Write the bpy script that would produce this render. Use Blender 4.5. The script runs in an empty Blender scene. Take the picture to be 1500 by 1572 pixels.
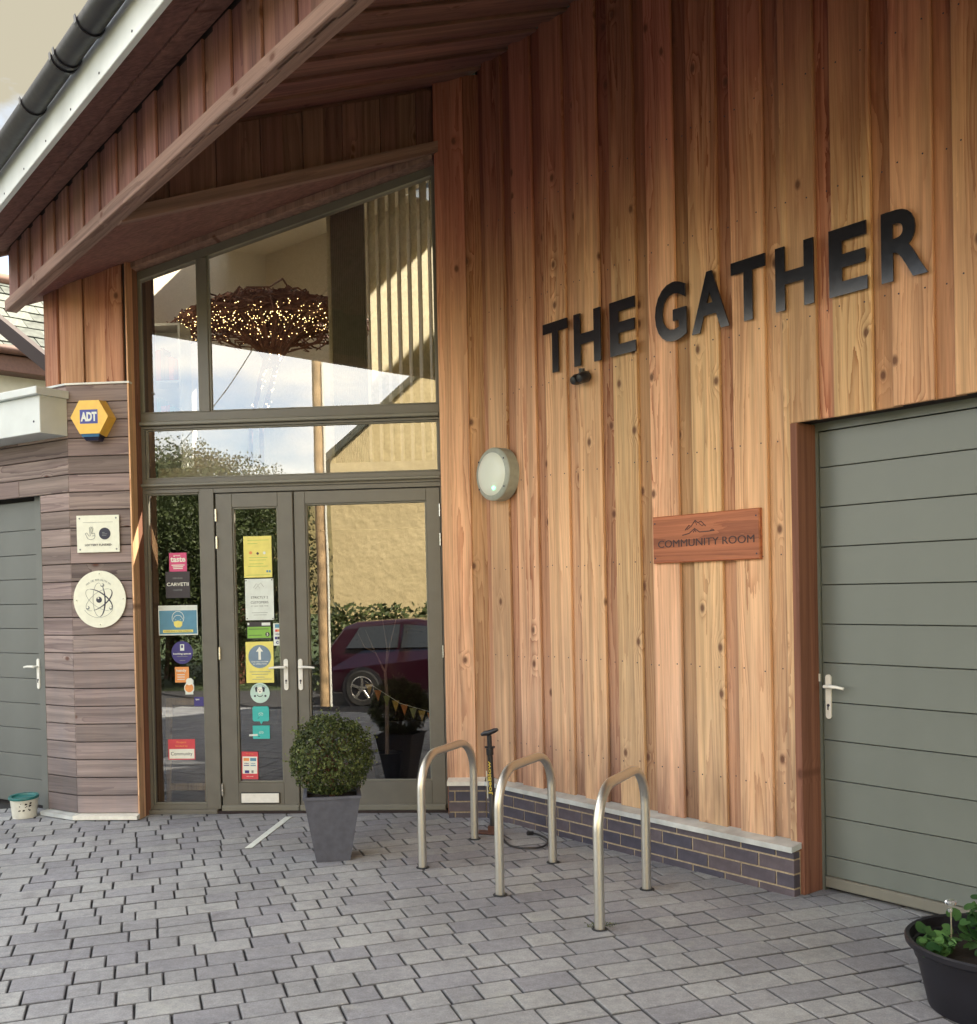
import bpy, bmesh, math, random
import numpy as np
from mathutils import Matrix, Vector, noise as mnoise

random.seed(7)
RNG = np.random.default_rng(7)
SC = bpy.context.scene
COL = SC.collection
rad = math.radians

# ------------------------------------------------------------------ camera
F_PX, CX, CY, PW, PH = 1570.0, 750.0, 930.0, 1500.0, 1572.0
EYE = Vector((0, 0, 1.6))
PITCH, ROLL = rad(-0.84), rad(1.23)
fwd = Vector((0, math.cos(PITCH), math.sin(PITCH)))
right = Vector((math.cos(ROLL), 0, -math.sin(ROLL)))
up = right.cross(fwd).normalized()
right = fwd.cross(up).normalized()
cam = bpy.data.cameras.new('camera')
cam.sensor_fit = 'HORIZONTAL'
cam.sensor_width = 36
cam.lens = 36 * F_PX / PW
cam.shift_y = (CY - PH / 2) / PW
cam.clip_start, cam.clip_end = 0.05, 2000
camo = bpy.data.objects.new('camera', cam)
COL.objects.link(camo)
m = Matrix.Identity(4)
for r in range(3):
    m[r][0], m[r][1], m[r][2], m[r][3] = right[r], up[r], -fwd[r], EYE[r]
camo.matrix_world = m
SC.camera = camo

# ------------------------------------------------------------------ light
SUN_EL, SUN_AZ = rad(44), rad(50)          # azimuth measured from +Y towards +X: behind the building
SKY_OFF = (7, -3, 12)
SKY_OFF2 = (9, -7, 3)
world = bpy.data.worlds.new('World')
SC.world = world
world.use_nodes = True
nt = world.node_tree
nt.nodes.clear()
wo = nt.nodes.new('ShaderNodeOutputWorld')
bg = nt.nodes.new('ShaderNodeBackground')
sky = nt.nodes.new('ShaderNodeTexSky')
sky.sky_type = 'NISHITA'
sky.sun_disc = False
sky.sun_elevation = SUN_EL
sky.sun_rotation = SUN_AZ
sky.air_density = 1.0
sky.dust_density = 2.5
tc = nt.nodes.new('ShaderNodeTexCoord')
mp = nt.nodes.new('ShaderNodeMapping')
mp.inputs['Scale'].default_value = (1, 1, 2.6)
mp.inputs['Location'].default_value = SKY_OFF
cn = nt.nodes.new('ShaderNodeTexNoise')
cn.inputs['Scale'].default_value = 2.1
cn.inputs['Detail'].default_value = 7
cn.inputs['Roughness'].default_value = .55
cr = nt.nodes.new('ShaderNodeMapRange')
cr.inputs['From Min'].default_value = .37
cr.inputs['From Max'].default_value = .52
mx = nt.nodes.new('ShaderNodeMix')
mx.data_type = 'RGBA'
mx.inputs['B'].default_value = (3.3, 3.05, 2.3, 1)      # cream cloud, in the sky's own units
nt.links.new(tc.outputs['Generated'], mp.inputs['Vector'])
nt.links.new(mp.outputs[0], cn.inputs['Vector'])
nt.links.new(cn.outputs['Fac'], cr.inputs['Value'])
nt.links.new(cr.outputs[0], mx.inputs['Factor'])
nt.links.new(sky.outputs[0], mx.inputs['A'])
cn2 = nt.nodes.new('ShaderNodeTexNoise')
cn2.inputs['Scale'].default_value = 1.3
cn2.inputs['Detail'].default_value = 3
mp2 = nt.nodes.new('ShaderNodeMapping')
mp2.inputs['Location'].default_value = SKY_OFF2
nt.links.new(tc.outputs['Generated'], mp2.inputs['Vector'])
nt.links.new(mp2.outputs[0], cn2.inputs['Vector'])
cr2 = nt.nodes.new('ShaderNodeMapRange')
cr2.inputs['From Min'].default_value = .44
cr2.inputs['From Max'].default_value = .58
nt.links.new(cn2.outputs['Fac'], cr2.inputs['Value'])
cc = nt.nodes.new('ShaderNodeMix')
cc.data_type = 'RGBA'
cc.inputs['A'].default_value = (.88, .80, .60, 1)     # shaded cloud bank
cc.inputs['B'].default_value = (7.5, 7.1, 6.3, 1)      # bright cloud
nt.links.new(cr2.outputs[0], cc.inputs['Factor'])
nt.links.new(cc.outputs['Result'], mx.inputs['B'])
nt.links.new(mx.outputs['Result'], bg.inputs['Color'])
bg.inputs['Strength'].default_value = 0.13
nt.links.new(bg.outputs[0], wo.inputs[0])

sun = bpy.data.lights.new('sun', 'SUN')
sun.energy = 5.0
sun.angle = rad(0.5)
sun.color = (1.0, .90, .72)
suno = bpy.data.objects.new('sun', sun)
COL.objects.link(suno)
sd = Vector((math.sin(SUN_AZ) * math.cos(SUN_EL), math.cos(SUN_AZ) * math.cos(SUN_EL), math.sin(SUN_EL)))
suno.rotation_euler = (-sd).to_track_quat('-Z', 'Y').to_euler()
suno.location = (8, 14, 14)
SC.view_settings.view_transform = 'Standard'
SC.view_settings.look = 'None'
SC.view_settings.gamma = 1
SC.view_settings.exposure = 2.5
SC.view_settings.use_curve_mapping = False
SC.render.engine = 'CYCLES'
SC.cycles.use_denoising = True
SC.cycles.max_bounces = 8
SC.cycles.transparent_max_bounces = 12
SC.cycles.sample_clamp_indirect = 8
SC.cycles.caustics_reflective = False
SC.cycles.caustics_refractive = False

# ------------------------------------------------------------------ helpers
def ray(u, v):
    return (fwd + right * ((u - CX) / F_PX) - up * ((v - CY) / F_PX)).normalized()

class Frame:
    """upright wall frame about the world origin: x along the wall, y away from the viewer, z up"""
    def __init__(s, ang):
        s.a = ang
        s.M = Matrix.Rotation(ang, 4, 'Z')
        s.ex = Vector((math.cos(ang), math.sin(ang), 0))
        s.ey = Vector((-math.sin(ang), math.cos(ang), 0))
    def px(s, D, u, v):
        d = ray(u, v)
        k = (D - EYE.dot(s.ey)) / d.dot(s.ey)
        p = EYE + d * k
        return p.dot(s.ex), p.z
    def loc(s, p):
        return p.dot(s.ex), p.dot(s.ey)
    def w(s, x, y, z=0.0):
        return s.ex * x + s.ey * y + Vector((0, 0, z))
    def at(s, x, y, z=0.0):
        return Matrix.Translation(s.w(x, y, z)) @ s.M

def ground(u, v, z=0.0):
    d = ray(u, v)
    return EYE + d * ((z - EYE.z) / d.z)

FM = Frame(math.atan2(-.7842, .6206))      # long timber wall, gutter, roof
FG = Frame(rad(-4.39))                     # entrance glazing, pillar front
FP = Frame(rad(18.7))                      # paving courses

WM = {}
def link(name, data, parent=None, M=None):
    o = bpy.data.objects.new(name, data)
    COL.objects.link(o)
    M = M or Matrix.Identity(4)
    o.matrix_basis = M
    if parent is not None:
        o.parent = parent
        o.matrix_parent_inverse = WM[parent].inverted()
    WM[o] = M
    return o

def mesh(verts, faces, mat=None, smooth=False, name='m'):
    me = bpy.data.meshes.new(name)
    me.from_pydata([tuple(v) for v in verts], [], faces)
    me.update()
    if mat is not None:
        me.materials.append(mat)
    if smooth:
        me.polygons.foreach_set('use_smooth', [True] * len(me.polygons))
    return me

class MB:
    """collects geometry for ONE mesh"""
    def __init__(s):
        s.v, s.f = [], []
    def add(s, vs, fs, M=None):
        n = len(s.v)
        for v in vs:
            v = Vector(v)
            s.v.append(M @ v if M else v)
        s.f += [tuple(i + n for i in f) for f in fs]
        return s
    def box(s, x0, x1, y0, y1, z0, z1, M=None):
        return s.add([(x0, y0, z0), (x1, y0, z0), (x1, y1, z0), (x0, y1, z0), (x0, y0, z1), (x1, y0, z1), (x1, y1, z1), (x0, y1, z1)],
                     [(0, 3, 2, 1), (4, 5, 6, 7), (0, 1, 5, 4), (1, 2, 6, 5), (2, 3, 7, 6), (3, 0, 4, 7)], M)
    def cbox(s, x0, x1, y0, y1, z0, z1, b=.003, M=None):
        """box whose four front (y0) edges are chamfered"""
        vs = [(x0 + b, y0, z0 + b), (x1 - b, y0, z0 + b), (x1 - b, y0, z1 - b), (x0 + b, y0, z1 - b),
              (x0, y0 + b, z0), (x1, y0 + b, z0), (x1, y0 + b, z1), (x0, y0 + b, z1),
              (x0, y1, z0), (x1, y1, z0), (x1, y1, z1), (x0, y1, z1)]
        fs = [(0, 1, 2, 3), (0, 4, 5, 1), (1, 5, 6, 2), (2, 6, 7, 3), (3, 7, 4, 0),
              (4, 8, 9, 5), (5, 9, 10, 6), (6, 10, 11, 7), (7, 11, 8, 4), (8, 11, 10, 9)]
        return s.add(vs, fs, M)
    def prism(s, poly, y0, y1, M=None):
        """polygon in x,z (seen from the front, counter-clockwise) pushed from y0 to y1"""
        n = len(poly)
        vs = [(x, y0, z) for x, z in poly] + [(x, y1, z) for x, z in poly]
        fs = [tuple(range(n)), tuple(range(2 * n - 1, n - 1, -1))]
        fs += [(i, i + n, (i + 1) % n + n, (i + 1) % n) for i in range(n)]
        return s.add(vs, fs, M)
    def tube(s, pts, r, n=8, cap=True, M=None):
        pts = [Vector(p) for p in pts]
        rs = r if isinstance(r, (list, tuple)) else [r] * len(pts)
        ref = None
        vs, fs = [], []
        for i, p in enumerate(pts):
            t = (pts[min(i + 1, len(pts) - 1)] - pts[max(i - 1, 0)]).normalized()
            if ref is None:
                ref = t.orthogonal().normalized()
            ref = (ref - t * ref.dot(t)).normalized()
            b = t.cross(ref)
            for k in range(n):
                a = 2 * math.pi * k / n
                vs.append(p + (ref * math.cos(a) + b * math.sin(a)) * rs[i])
        for i in range(len(pts) - 1):
            for k in range(n):
                a, b2 = i * n + k, i * n + (k + 1) % n
                fs.append((a, b2, b2 + n, a + n))
        if cap:
            fs.append(tuple(range(n - 1, -1, -1)))
            fs.append(tuple(range((len(pts) - 1) * n, len(pts) * n)))
        return s.add(vs, fs, M)
    def lathe(s, prof, n=24, axis='Z', M=None):
        vs, fs = [], []
        for r, h in prof:
            for k in range(n):
                a = 2 * math.pi * k / n
                vs.append((r * math.cos(a), r * math.sin(a), h) if axis == 'Z' else (r * math.cos(a), h, r * math.sin(a)))
        for i in range(len(prof) - 1):
            for k in range(n):
                a, b = i * n + k, i * n + (k + 1) % n
                fs.append((a, b, b + n, a + n) if axis == 'Z' else (a + n, b + n, b, a))
        return s.add(vs, fs, M)
    def sphere(s, c, r, n=8, m2=6, sc=(1, 1, 1)):
        prof = [(r * math.sin(math.pi * i / m2), -r * math.cos(math.pi * i / m2)) for i in range(m2 + 1)]
        M = Matrix.Translation(Vector(c)) @ Matrix.Diagonal((*sc, 1))
        return s.lathe(prof, n, 'Z', M)
    def obj(s, name, mat, parent=None, M=None, smooth=False, props=None):
        me = mesh(s.v, s.f, mat, smooth, name)
        if smooth:
            bm = bmesh.new(); bm.from_mesh(me)
            bmesh.ops.remove_doubles(bm, verts=bm.verts, dist=1e-5)
            bmesh.ops.recalc_face_normals(bm, faces=bm.faces)
            for e in bm.edges:
                if len(e.link_faces) == 2 and e.calc_face_angle(0) > .7:
                    e.smooth = False
            bm.to_mesh(me); bm.free()
            me.polygons.foreach_set('use_smooth', [True] * len(me.polygons))
        o = link(name, me, parent, M)
        if props:
            for k, v in props.items():
                o[k] = v
        return o

def thing(o, label, cat, group=None, kind=None):
    if label: o['label'] = label
    if cat: o['category'] = cat
    if group: o['group'] = group
    if kind: o['kind'] = kind
    return o

def empty(name, M, label=None, cat=None, group=None):
    o = link(name, None, None, M)
    o.empty_display_size = .2
    return thing(o, label, cat, group)

_gl = {}
def text_mesh(s, bold=0.0, extr=0.0, spacing=1.0):
    cu = bpy.data.curves.new('t', 'FONT')
    cu.body = s
    cu.offset = bold
    cu.resolution_u = 5
    cu.space_character = spacing
    cu.align_x = 'CENTER'
    cu.fill_mode = 'BOTH'
    cu.extrude = .5 if extr else 0
    to = bpy.data.objects.new('t', cu)
    me = bpy.data.meshes.new_from_object(to)
    bpy.data.objects.remove(to)
    bpy.data.curves.remove(cu)
    return me

def text(parent, s, cx, cz, w, h, y, mat, M, bold=0.01, depth=0.0006, name='lettering', spacing=1.0, rot=0.0, props=None):
    """lettering fitted in a w x h box round cx,cz in the frame M; its front face is at y"""
    me = text_mesh(s, bold, 1, spacing)
    n = len(me.vertices)
    co = np.empty(n * 3); me.vertices.foreach_get('co', co); co = co.reshape(-1, 3)
    lo, hi = co.min(0), co.max(0)
    sx = w / max(hi[0] - lo[0], 1e-6)
    sy = h / max(hi[1] - lo[1], 1e-6)
    X = (co[:, 0] - (lo[0] + hi[0]) / 2) * sx
    Z = (co[:, 1] - (lo[1] + hi[1]) / 2) * sy
    c_, s_ = math.cos(rot), math.sin(rot)
    out = np.empty_like(co)
    out[:, 0] = X * c_ - Z * s_
    out[:, 2] = X * s_ + Z * c_
    out[:, 1] = (.5 - co[:, 2]) * depth
    me.vertices.foreach_set('co', out.ravel())
    me.update()
    me.materials.clear(); me.materials.append(mat)
    o = link(name, me, parent, M @ Matrix.Translation((cx, y, cz)))
    if props:
        for k, v in props.items(): o[k] = v
    return o

# ------------------------------------------------------------------ materials
def new_mat(name):
    mt = bpy.data.materials.new(name)
    mt.use_nodes = True
    t = mt.node_tree
    return mt, t, t.nodes['Principled BSDF'], t.links.new

def plain(name, col, rough=.5, metal=0.0, var=.06, scale=30, bump=0.0, bscale=200, spec=.5, coat=0.0):
    mt, t, b, L = new_mat(name)
    b.inputs['Roughness'].default_value = rough
    b.inputs['Metallic'].default_value = metal
    b.inputs['Specular IOR Level'].default_value = spec
    b.inputs['Coat Weight'].default_value = coat
    co = t.nodes.new('ShaderNodeTexCoord')
    n = t.nodes.new('ShaderNodeTexNoise'); n.inputs['Scale'].default_value = scale; n.inputs['Detail'].default_value = 5
    L(co.outputs['Object'], n.inputs['Vector'])
    hs = t.nodes.new('ShaderNodeHueSaturation')
    hs.inputs['Color'].default_value = (*col, 1)
    mr = t.nodes.new('ShaderNodeMapRange')
    mr.inputs['From Min'].default_value = .3; mr.inputs['From Max'].default_value = .7
    mr.inputs['To Min'].default_value = 1 - var * 2; mr.inputs['To Max'].default_value = 1 + var * 2
    L(n.outputs['Fac'], mr.inputs['Value']); L(mr.outputs[0], hs.inputs['Value'])
    L(hs.outputs[0], b.inputs['Base Color'])
    mr2 = t.nodes.new('ShaderNodeMapRange')
    rv_ = min(.12, var * 2)
    mr2.inputs['To Min'].default_value = max(rough - rv_, .03); mr2.inputs['To Max'].default_value = min(rough + rv_, 1)
    L(n.outputs['Fac'], mr2.inputs['Value']); L(mr2.outputs[0], b.inputs['Roughness'])
    if bump:
        n2 = t.nodes.new('ShaderNodeTexNoise'); n2.inputs['Scale'].default_value = bscale; n2.inputs['Detail'].default_value = 4
        L(co.outputs['Object'], n2.inputs['Vector'])
        bp = t.nodes.new('ShaderNodeBump'); bp.inputs['Strength'].default_value = bump; bp.inputs['Distance'].default_value = .003
        L(n2.outputs['Fac'], bp.inputs['Height']); L(bp.outputs[0], b.inputs['Normal'])
    return mt

def emit(name, col, s):
    mt, t, b, L = new_mat(name)
    b.inputs['Base Color'].default_value = (*col, 1)
    b.inputs['Emission Color'].default_value = (*col, 1)
    b.inputs['Emission Strength'].default_value = s
    return mt

def node(t, typ, **kw):
    n = t.nodes.new(typ)
    for k, v in kw.items():
        if k in n.inputs: n.inputs[k].default_value = v
        else: setattr(n, k, v)
    return n

def wood(name, light, dark, weather=None, z_lo=0.0, z_hi=1.0, w_amt=.7, red=None, shade_z0=3.0, shade_z1=4.6, ring=13, var=.17, rough=.72, bump=.35, low=None):
    """sawn larch; object x = across the board, z = along it"""
    mt, t, b, L = new_mat(name)
    co = node(t, 'ShaderNodeTexCoord')
    oi = node(t, 'ShaderNodeObjectInfo')
    sc = node(t, 'ShaderNodeVectorMath', operation='MULTIPLY_ADD')
    off = node(t, 'ShaderNodeCombineXYZ')
    m1 = node(t, 'ShaderNodeMath', operation='MULTIPLY'); m1.inputs[1].default_value = 37.0
    L(oi.outputs['Random'], m1.inputs[0])
    m2 = node(t, 'ShaderNodeMath', operation='FRACT')
    m3 = node(t, 'ShaderNodeMath', operation='MULTIPLY'); m3.inputs[1].default_value = 7.31
    L(m1.outputs[0], m3.inputs[0]); L(m3.outputs[0], m2.inputs[0])
    ofx = node(t, 'ShaderNodeMapRange'); ofx.inputs['To Min'].default_value = -.05; ofx.inputs['To Max'].default_value = .05
    L(m2.outputs[0], ofx.inputs['Value'])
    ofy = node(t, 'ShaderNodeMapRange'); ofy.inputs['To Min'].default_value = .02; ofy.inputs['To Max'].default_value = .07
    L(oi.outputs['Random'], ofy.inputs['Value'])
    L(ofx.outputs[0], off.inputs[0]); L(ofy.outputs[0], off.inputs[1]); L(m1.outputs[0], off.inputs[2])
    sc.inputs[1].default_value = (1, 1, .07)
    L(co.outputs['Object'], sc.inputs[0]); L(off.outputs[0], sc.inputs[2])
    # slow wander of the rings along the board -> cathedral grain
    nz = node(t, 'ShaderNodeTexNoise', Scale=9.0, Detail=2.5)
    L(sc.outputs[0], nz.inputs['Vector'])
    wv = node(t, 'ShaderNodeVectorMath', operation='MULTIPLY_ADD'); wv.inputs[1].default_value = (.17, .17, 0)
    cen = node(t, 'ShaderNodeVectorMath', operation='SUBTRACT'); cen.inputs[1].default_value = (.5, .5, .5)
    L(nz.outputs['Color'], cen.inputs[0]); L(cen.outputs[0], wv.inputs[0]); L(sc.outputs[0], wv.inputs[2])
    kx = node(t, 'ShaderNodeSeparateXYZ'); L(sc.outputs[0], kx.inputs[0])
    kv = node(t, 'ShaderNodeCombineXYZ')
    k1 = node(t, 'ShaderNodeMath', operation='MULTIPLY'); k1.inputs[1].default_value = 8.0; L(kx.outputs[0], k1.inputs[0]); L(k1.outputs[0], kv.inputs[0])
    k2 = node(t, 'ShaderNodeMath', operation='MULTIPLY'); k2.inputs[1].default_value = 72.0; L(kx.outputs[2], k2.inputs[0]); L(k2.outputs[0], kv.inputs[1])
    vo = node(t, 'ShaderNodeTexVoronoi', voronoi_dimensions='2D', Scale=1.0); L(kv.outputs[0], vo.inputs['Vector'])
    kcs = node(t, 'ShaderNodeSeparateColor'); L(vo.outputs['Color'], kcs.inputs[0])
    kmask = node(t, 'ShaderNodeMath', operation='GREATER_THAN'); kmask.inputs[1].default_value = .905; L(kcs.outputs[0], kmask.inputs[0])
    ksw = node(t, 'ShaderNodeMapRange'); ksw.interpolation_type = 'SMOOTHSTEP'; ksw.inputs['From Min'].default_value = 0; ksw.inputs['From Max'].default_value = .55
    ksw.inputs['To Min'].default_value = .035; ksw.inputs['To Max'].default_value = 0; L(vo.outputs['Distance'], ksw.inputs['Value'])
    ksm = node(t, 'ShaderNodeMath', operation='MULTIPLY'); L(ksw.outputs[0], ksm.inputs[0]); L(kmask.outputs[0], ksm.inputs[1])
    kof = node(t, 'ShaderNodeCombineXYZ'); L(ksm.outputs[0], kof.inputs[0]); L(ksm.outputs[0], kof.inputs[1])
    kad = node(t, 'ShaderNodeVectorMath', operation='ADD'); L(wv.outputs[0], kad.inputs[0]); L(kof.outputs[0], kad.inputs[1])
    wave = node(t, 'ShaderNodeTexWave', wave_type='RINGS', rings_direction='Z', wave_profile='SAW')
    wave.inputs['Scale'].default_value = ring; wave.inputs['Distortion'].default_value = 1.2
    wave.inputs['Detail'].default_value = 2; wave.inputs['Detail Scale'].default_value = 12
    L(kad.outputs[0], wave.inputs['Vector'])
    pw = node(t, 'ShaderNodeMath', operation='POWER'); pw.inputs[1].default_value = 2.2
    L(wave.outputs['Fac'], pw.inputs[0])
    # ring contrast differs from patch to patch
    nc = node(t, 'ShaderNodeTexNoise', Scale=5.0, Detail=1.0)
    L(sc.outputs[0], nc.inputs['Vector'])
    ncm = node(t, 'ShaderNodeMapRange'); ncm.inputs['From Min'].default_value = .35; ncm.inputs['From Max'].default_value = .65
    ncm.inputs['To Min'].default_value = .15; ncm.inputs['To Max'].default_value = 1.0
    L(nc.outputs['Fac'], ncm.inputs['Value'])
    pm = node(t, 'ShaderNodeMath', operation='MULTIPLY'); L(pw.outputs[0], pm.inputs[0]); L(ncm.outputs[0], pm.inputs[1])
    mixc = node(t, 'ShaderNodeMix', data_type='RGBA')
    mixc.inputs['A'].default_value = (*light, 1); mixc.inputs['B'].default_value = (*dark, 1)
    L(pm.outputs[0], mixc.inputs['Factor'])
    # fine streaks
    st = node(t, 'ShaderNodeVectorMath', operation='MULTIPLY'); st.inputs[1].default_value = (260, 260, 55)
    L(sc.outputs[0], st.inputs[0])
    ns = node(t, 'ShaderNodeTexNoise', Scale=1.0, Detail=3.0)
    L(st.outputs[0], ns.inputs['Vector'])
    # board to board tone
    hs = node(t, 'ShaderNodeHueSaturation')
    L(mixc.outputs['Result'], hs.inputs['Color'])
    vr = node(t, 'ShaderNodeMapRange'); vr.inputs['To Min'].default_value = 1 - var; vr.inputs['To Max'].default_value = 1 + var
    m4 = node(t, 'ShaderNodeMath', operation='FRACT'); m5 = node(t, 'ShaderNodeMath', operation='MULTIPLY'); m5.inputs[1].default_value = 91.7
    L(oi.outputs['Random'], m5.inputs[0]); L(m5.outputs[0], m4.inputs[0]); L(m4.outputs[0], vr.inputs['Value'])
    nsr = node(t, 'ShaderNodeMapRange'); nsr.inputs['From Min'].default_value = .25; nsr.inputs['From Max'].default_value = .75
    nsr.inputs['To Min'].default_value = .84; nsr.inputs['To Max'].default_value = 1.14
    L(ns.outputs['Fac'], nsr.inputs['Value'])
    mm = node(t, 'ShaderNodeMath', operation='MULTIPLY'); L(vr.outputs[0], mm.inputs[0]); L(nsr.outputs[0], mm.inputs[1])
    L(mm.outputs[0], hs.inputs['Value'])
    hr = node(t, 'ShaderNodeMapRange'); hr.inputs['To Min'].default_value = .488; hr.inputs['To Max'].default_value = .508
    L(m2.outputs[0], hr.inputs['Value']); L(hr.outputs[0], hs.inputs['Hue'])
    cur = hs.outputs[0]
    # world-scale weathering, plus eave shade painted into the upper boards
    geo = node(t, 'ShaderNodeNewGeometry')
    sp = node(t, 'ShaderNodeSeparateXYZ'); L(geo.outputs['Position'], sp.inputs[0])
    big = node(t, 'ShaderNodeTexNoise', Scale=1.0, Detail=4.0, Roughness=.6)
    bs = node(t, 'ShaderNodeVectorMath', operation='MULTIPLY'); bs.inputs[1].default_value = (5, 5, .9)
    L(geo.outputs['Position'], bs.inputs[0]); L(bs.outputs[0], big.inputs['Vector'])
    if weather:
        f = node(t, 'ShaderNodeMapRange'); f.interpolation_type = 'SMOOTHSTEP'
        f.inputs['From Min'].default_value = z_hi; f.inputs['From Max'].default_value = z_lo
        L(sp.outputs['Z'], f.inputs['Value'])
        nb = node(t, 'ShaderNodeMapRange'); nb.inputs['From Min'].default_value = .3; nb.inputs['From Max'].default_value = .7
        nb.inputs['To Min'].default_value = .25; nb.inputs['To Max'].default_value = 1.0
        L(big.outputs['Fac'], nb.inputs['Value'])
        fm = node(t, 'ShaderNodeMath', operation='MULTIPLY', use_clamp=True); L(f.outputs[0], fm.inputs[0]); L(nb.outputs[0], fm.inputs[1])
        fa = node(t, 'ShaderNodeMath', operation='MULTIPLY', use_clamp=True); L(fm.outputs[0], fa.inputs[0]); fa.inputs[1].default_value = w_amt
        wc = node(t, 'ShaderNodeMix', data_type='RGBA', blend_type='MIX')
        wv2 = node(t, 'ShaderNodeHueSaturation'); wv2.inputs['Color'].default_value = (*weather, 1); L(mm.outputs[0], wv2.inputs['Value'])
        L(fa.outputs[0], wc.inputs['Factor']); L(cur, wc.inputs['A']); L(wv2.outputs[0], wc.inputs['B'])
        cur = wc.outputs['Result']
    if red:  # redder sheltered timber, with the eave's shade painted in by height
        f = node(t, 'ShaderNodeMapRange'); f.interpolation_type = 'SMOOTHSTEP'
        f.inputs['From Min'].default_value = shade_z0; f.inputs['From Max'].default_value = shade_z1
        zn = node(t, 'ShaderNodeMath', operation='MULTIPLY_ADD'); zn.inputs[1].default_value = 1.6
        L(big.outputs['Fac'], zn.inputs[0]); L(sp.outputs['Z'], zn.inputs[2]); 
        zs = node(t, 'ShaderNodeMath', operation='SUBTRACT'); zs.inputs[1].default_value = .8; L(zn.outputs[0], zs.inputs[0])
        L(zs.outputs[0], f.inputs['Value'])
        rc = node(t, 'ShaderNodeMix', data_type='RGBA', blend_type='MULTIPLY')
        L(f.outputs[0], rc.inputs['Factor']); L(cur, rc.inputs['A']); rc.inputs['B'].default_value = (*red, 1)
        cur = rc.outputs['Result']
    if low:   # splash-back dirt near the ground, blotchy dark stain
        f = node(t, 'ShaderNodeMapRange'); f.interpolation_type = 'SMOOTHSTEP'
        f.inputs['From Min'].default_value = low[1]; f.inputs['From Max'].default_value = low[2]
        L(sp.outputs['Z'], f.inputs['Value'])
        st2 = node(t, 'ShaderNodeMapRange'); st2.inputs['From Min'].default_value = .42; st2.inputs['From Max'].default_value = .62
        L(big.outputs['Fac'], st2.inputs['Value'])
        fm = node(t, 'ShaderNodeMath', operation='MULTIPLY', use_clamp=True); L(f.outputs[0], fm.inputs[0]); L(st2.outputs[0], fm.inputs[1])
        lc = node(t, 'ShaderNodeMix', data_type='RGBA', blend_type='MULTIPLY')
        L(fm.outputs[0], lc.inputs['Factor']); L(cur, lc.inputs['A']); lc.inputs['B'].default_value = (*low[0], 1)
        cur = lc.outputs['Result']
    # long soft streaks down the board
    sv = node(t, 'ShaderNodeVectorMath', operation='MULTIPLY'); sv.inputs[1].default_value = (24, 24, 9)
    L(sc.outputs[0], sv.inputs[0])
    sn = node(t, 'ShaderNodeTexNoise', Scale=1.0, Detail=3.0); L(sv.outputs[0], sn.inputs['Vector'])
    sr = node(t, 'ShaderNodeMapRange'); sr.inputs['From Min'].default_value = .3; sr.inputs['From Max'].default_value = .68; sr.inputs['To Min'].default_value = .72; sr.inputs['To Max'].default_value = 1.16
    L(sn.outputs['Fac'], sr.inputs['Value'])
    sh = node(t, 'ShaderNodeHueSaturation'); L(cur, sh.inputs['Color']); L(sr.outputs[0], sh.inputs['Value'])
    cur = sh.outputs[0]
    # knots
    kr = node(t, 'ShaderNodeMapRange'); kr.inputs['From Min'].default_value = .07; kr.inputs['From Max'].default_value = .17
    kr.inputs['To Min'].default_value = .85; kr.inputs['To Max'].default_value = 0.0
    L(vo.outputs['Distance'], kr.inputs['Value'])
    km = node(t, 'ShaderNodeMath', operation='MULTIPLY'); L(kr.outputs[0], km.inputs[0]); L(kmask.outputs[0], km.inputs[1])
    kc = node(t, 'ShaderNodeMix', data_type='RGBA')
    L(km.outputs[0], kc.inputs['Factor']); L(cur, kc.inputs['A']); kc.inputs['B'].default_value = (.11, .045, .03, 1)
    L(kc.outputs['Result'], b.inputs['Base Color'])
    b.inputs['Roughness'].default_value = rough
    b.inputs['Specular IOR Level'].default_value = .25
    bp = node(t, 'ShaderNodeBump'); bp.inputs['Strength'].default_value = bump; bp.inputs['Distance'].default_value = .0015
    ha = node(t, 'ShaderNodeMath', operation='MULTIPLY_ADD'); ha.inputs[1].default_value = .6
    L(ns.outputs['Fac'], ha.inputs[0]); L(pm.outputs[0], ha.inputs[2])
    L(ha.outputs[0], bp.inputs['Height']); L(bp.outputs[0], b.inputs['Normal'])
    return mt

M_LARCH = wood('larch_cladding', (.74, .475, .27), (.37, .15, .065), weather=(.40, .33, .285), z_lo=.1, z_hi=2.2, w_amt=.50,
               red=(.47, .29, .34), shade_z0=2.7, shade_z1=4.6, low=((.5, .42, .42), .9, .15))
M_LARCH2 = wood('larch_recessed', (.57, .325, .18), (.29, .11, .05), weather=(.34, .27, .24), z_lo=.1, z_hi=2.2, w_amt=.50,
                red=(.47, .29, .34), shade_z0=2.7, shade_z1=4.6, low=((.5, .42, .42), .9, .15))
M_GREYBOARD = wood('silvered_board', (.29, .225, .205), (.13, .09, .09), weather=(.185, .172, .185), z_lo=-.4, z_hi=3.0, w_amt=.85, ring=9, var=.3)
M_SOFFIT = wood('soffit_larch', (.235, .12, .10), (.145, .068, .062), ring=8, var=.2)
M_BEAM = wood('beam_timber', (.30, .195, .16), (.21, .125, .105), ring=8, var=.08)
M_JAMB = wood('jamb_larch', (.27, .13, .085), (.17, .075, .045), ring=9, var=.1)
M_SIGNWOOD = wood('varnished_plaque', (.42, .15, .07), (.24, .075, .035), ring=9, var=.05, rough=.4)
M_PALEWOOD = wood('pale_frame_timber', (.48, .36, .22), (.34, .23, .13), ring=14, var=.1)

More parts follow.
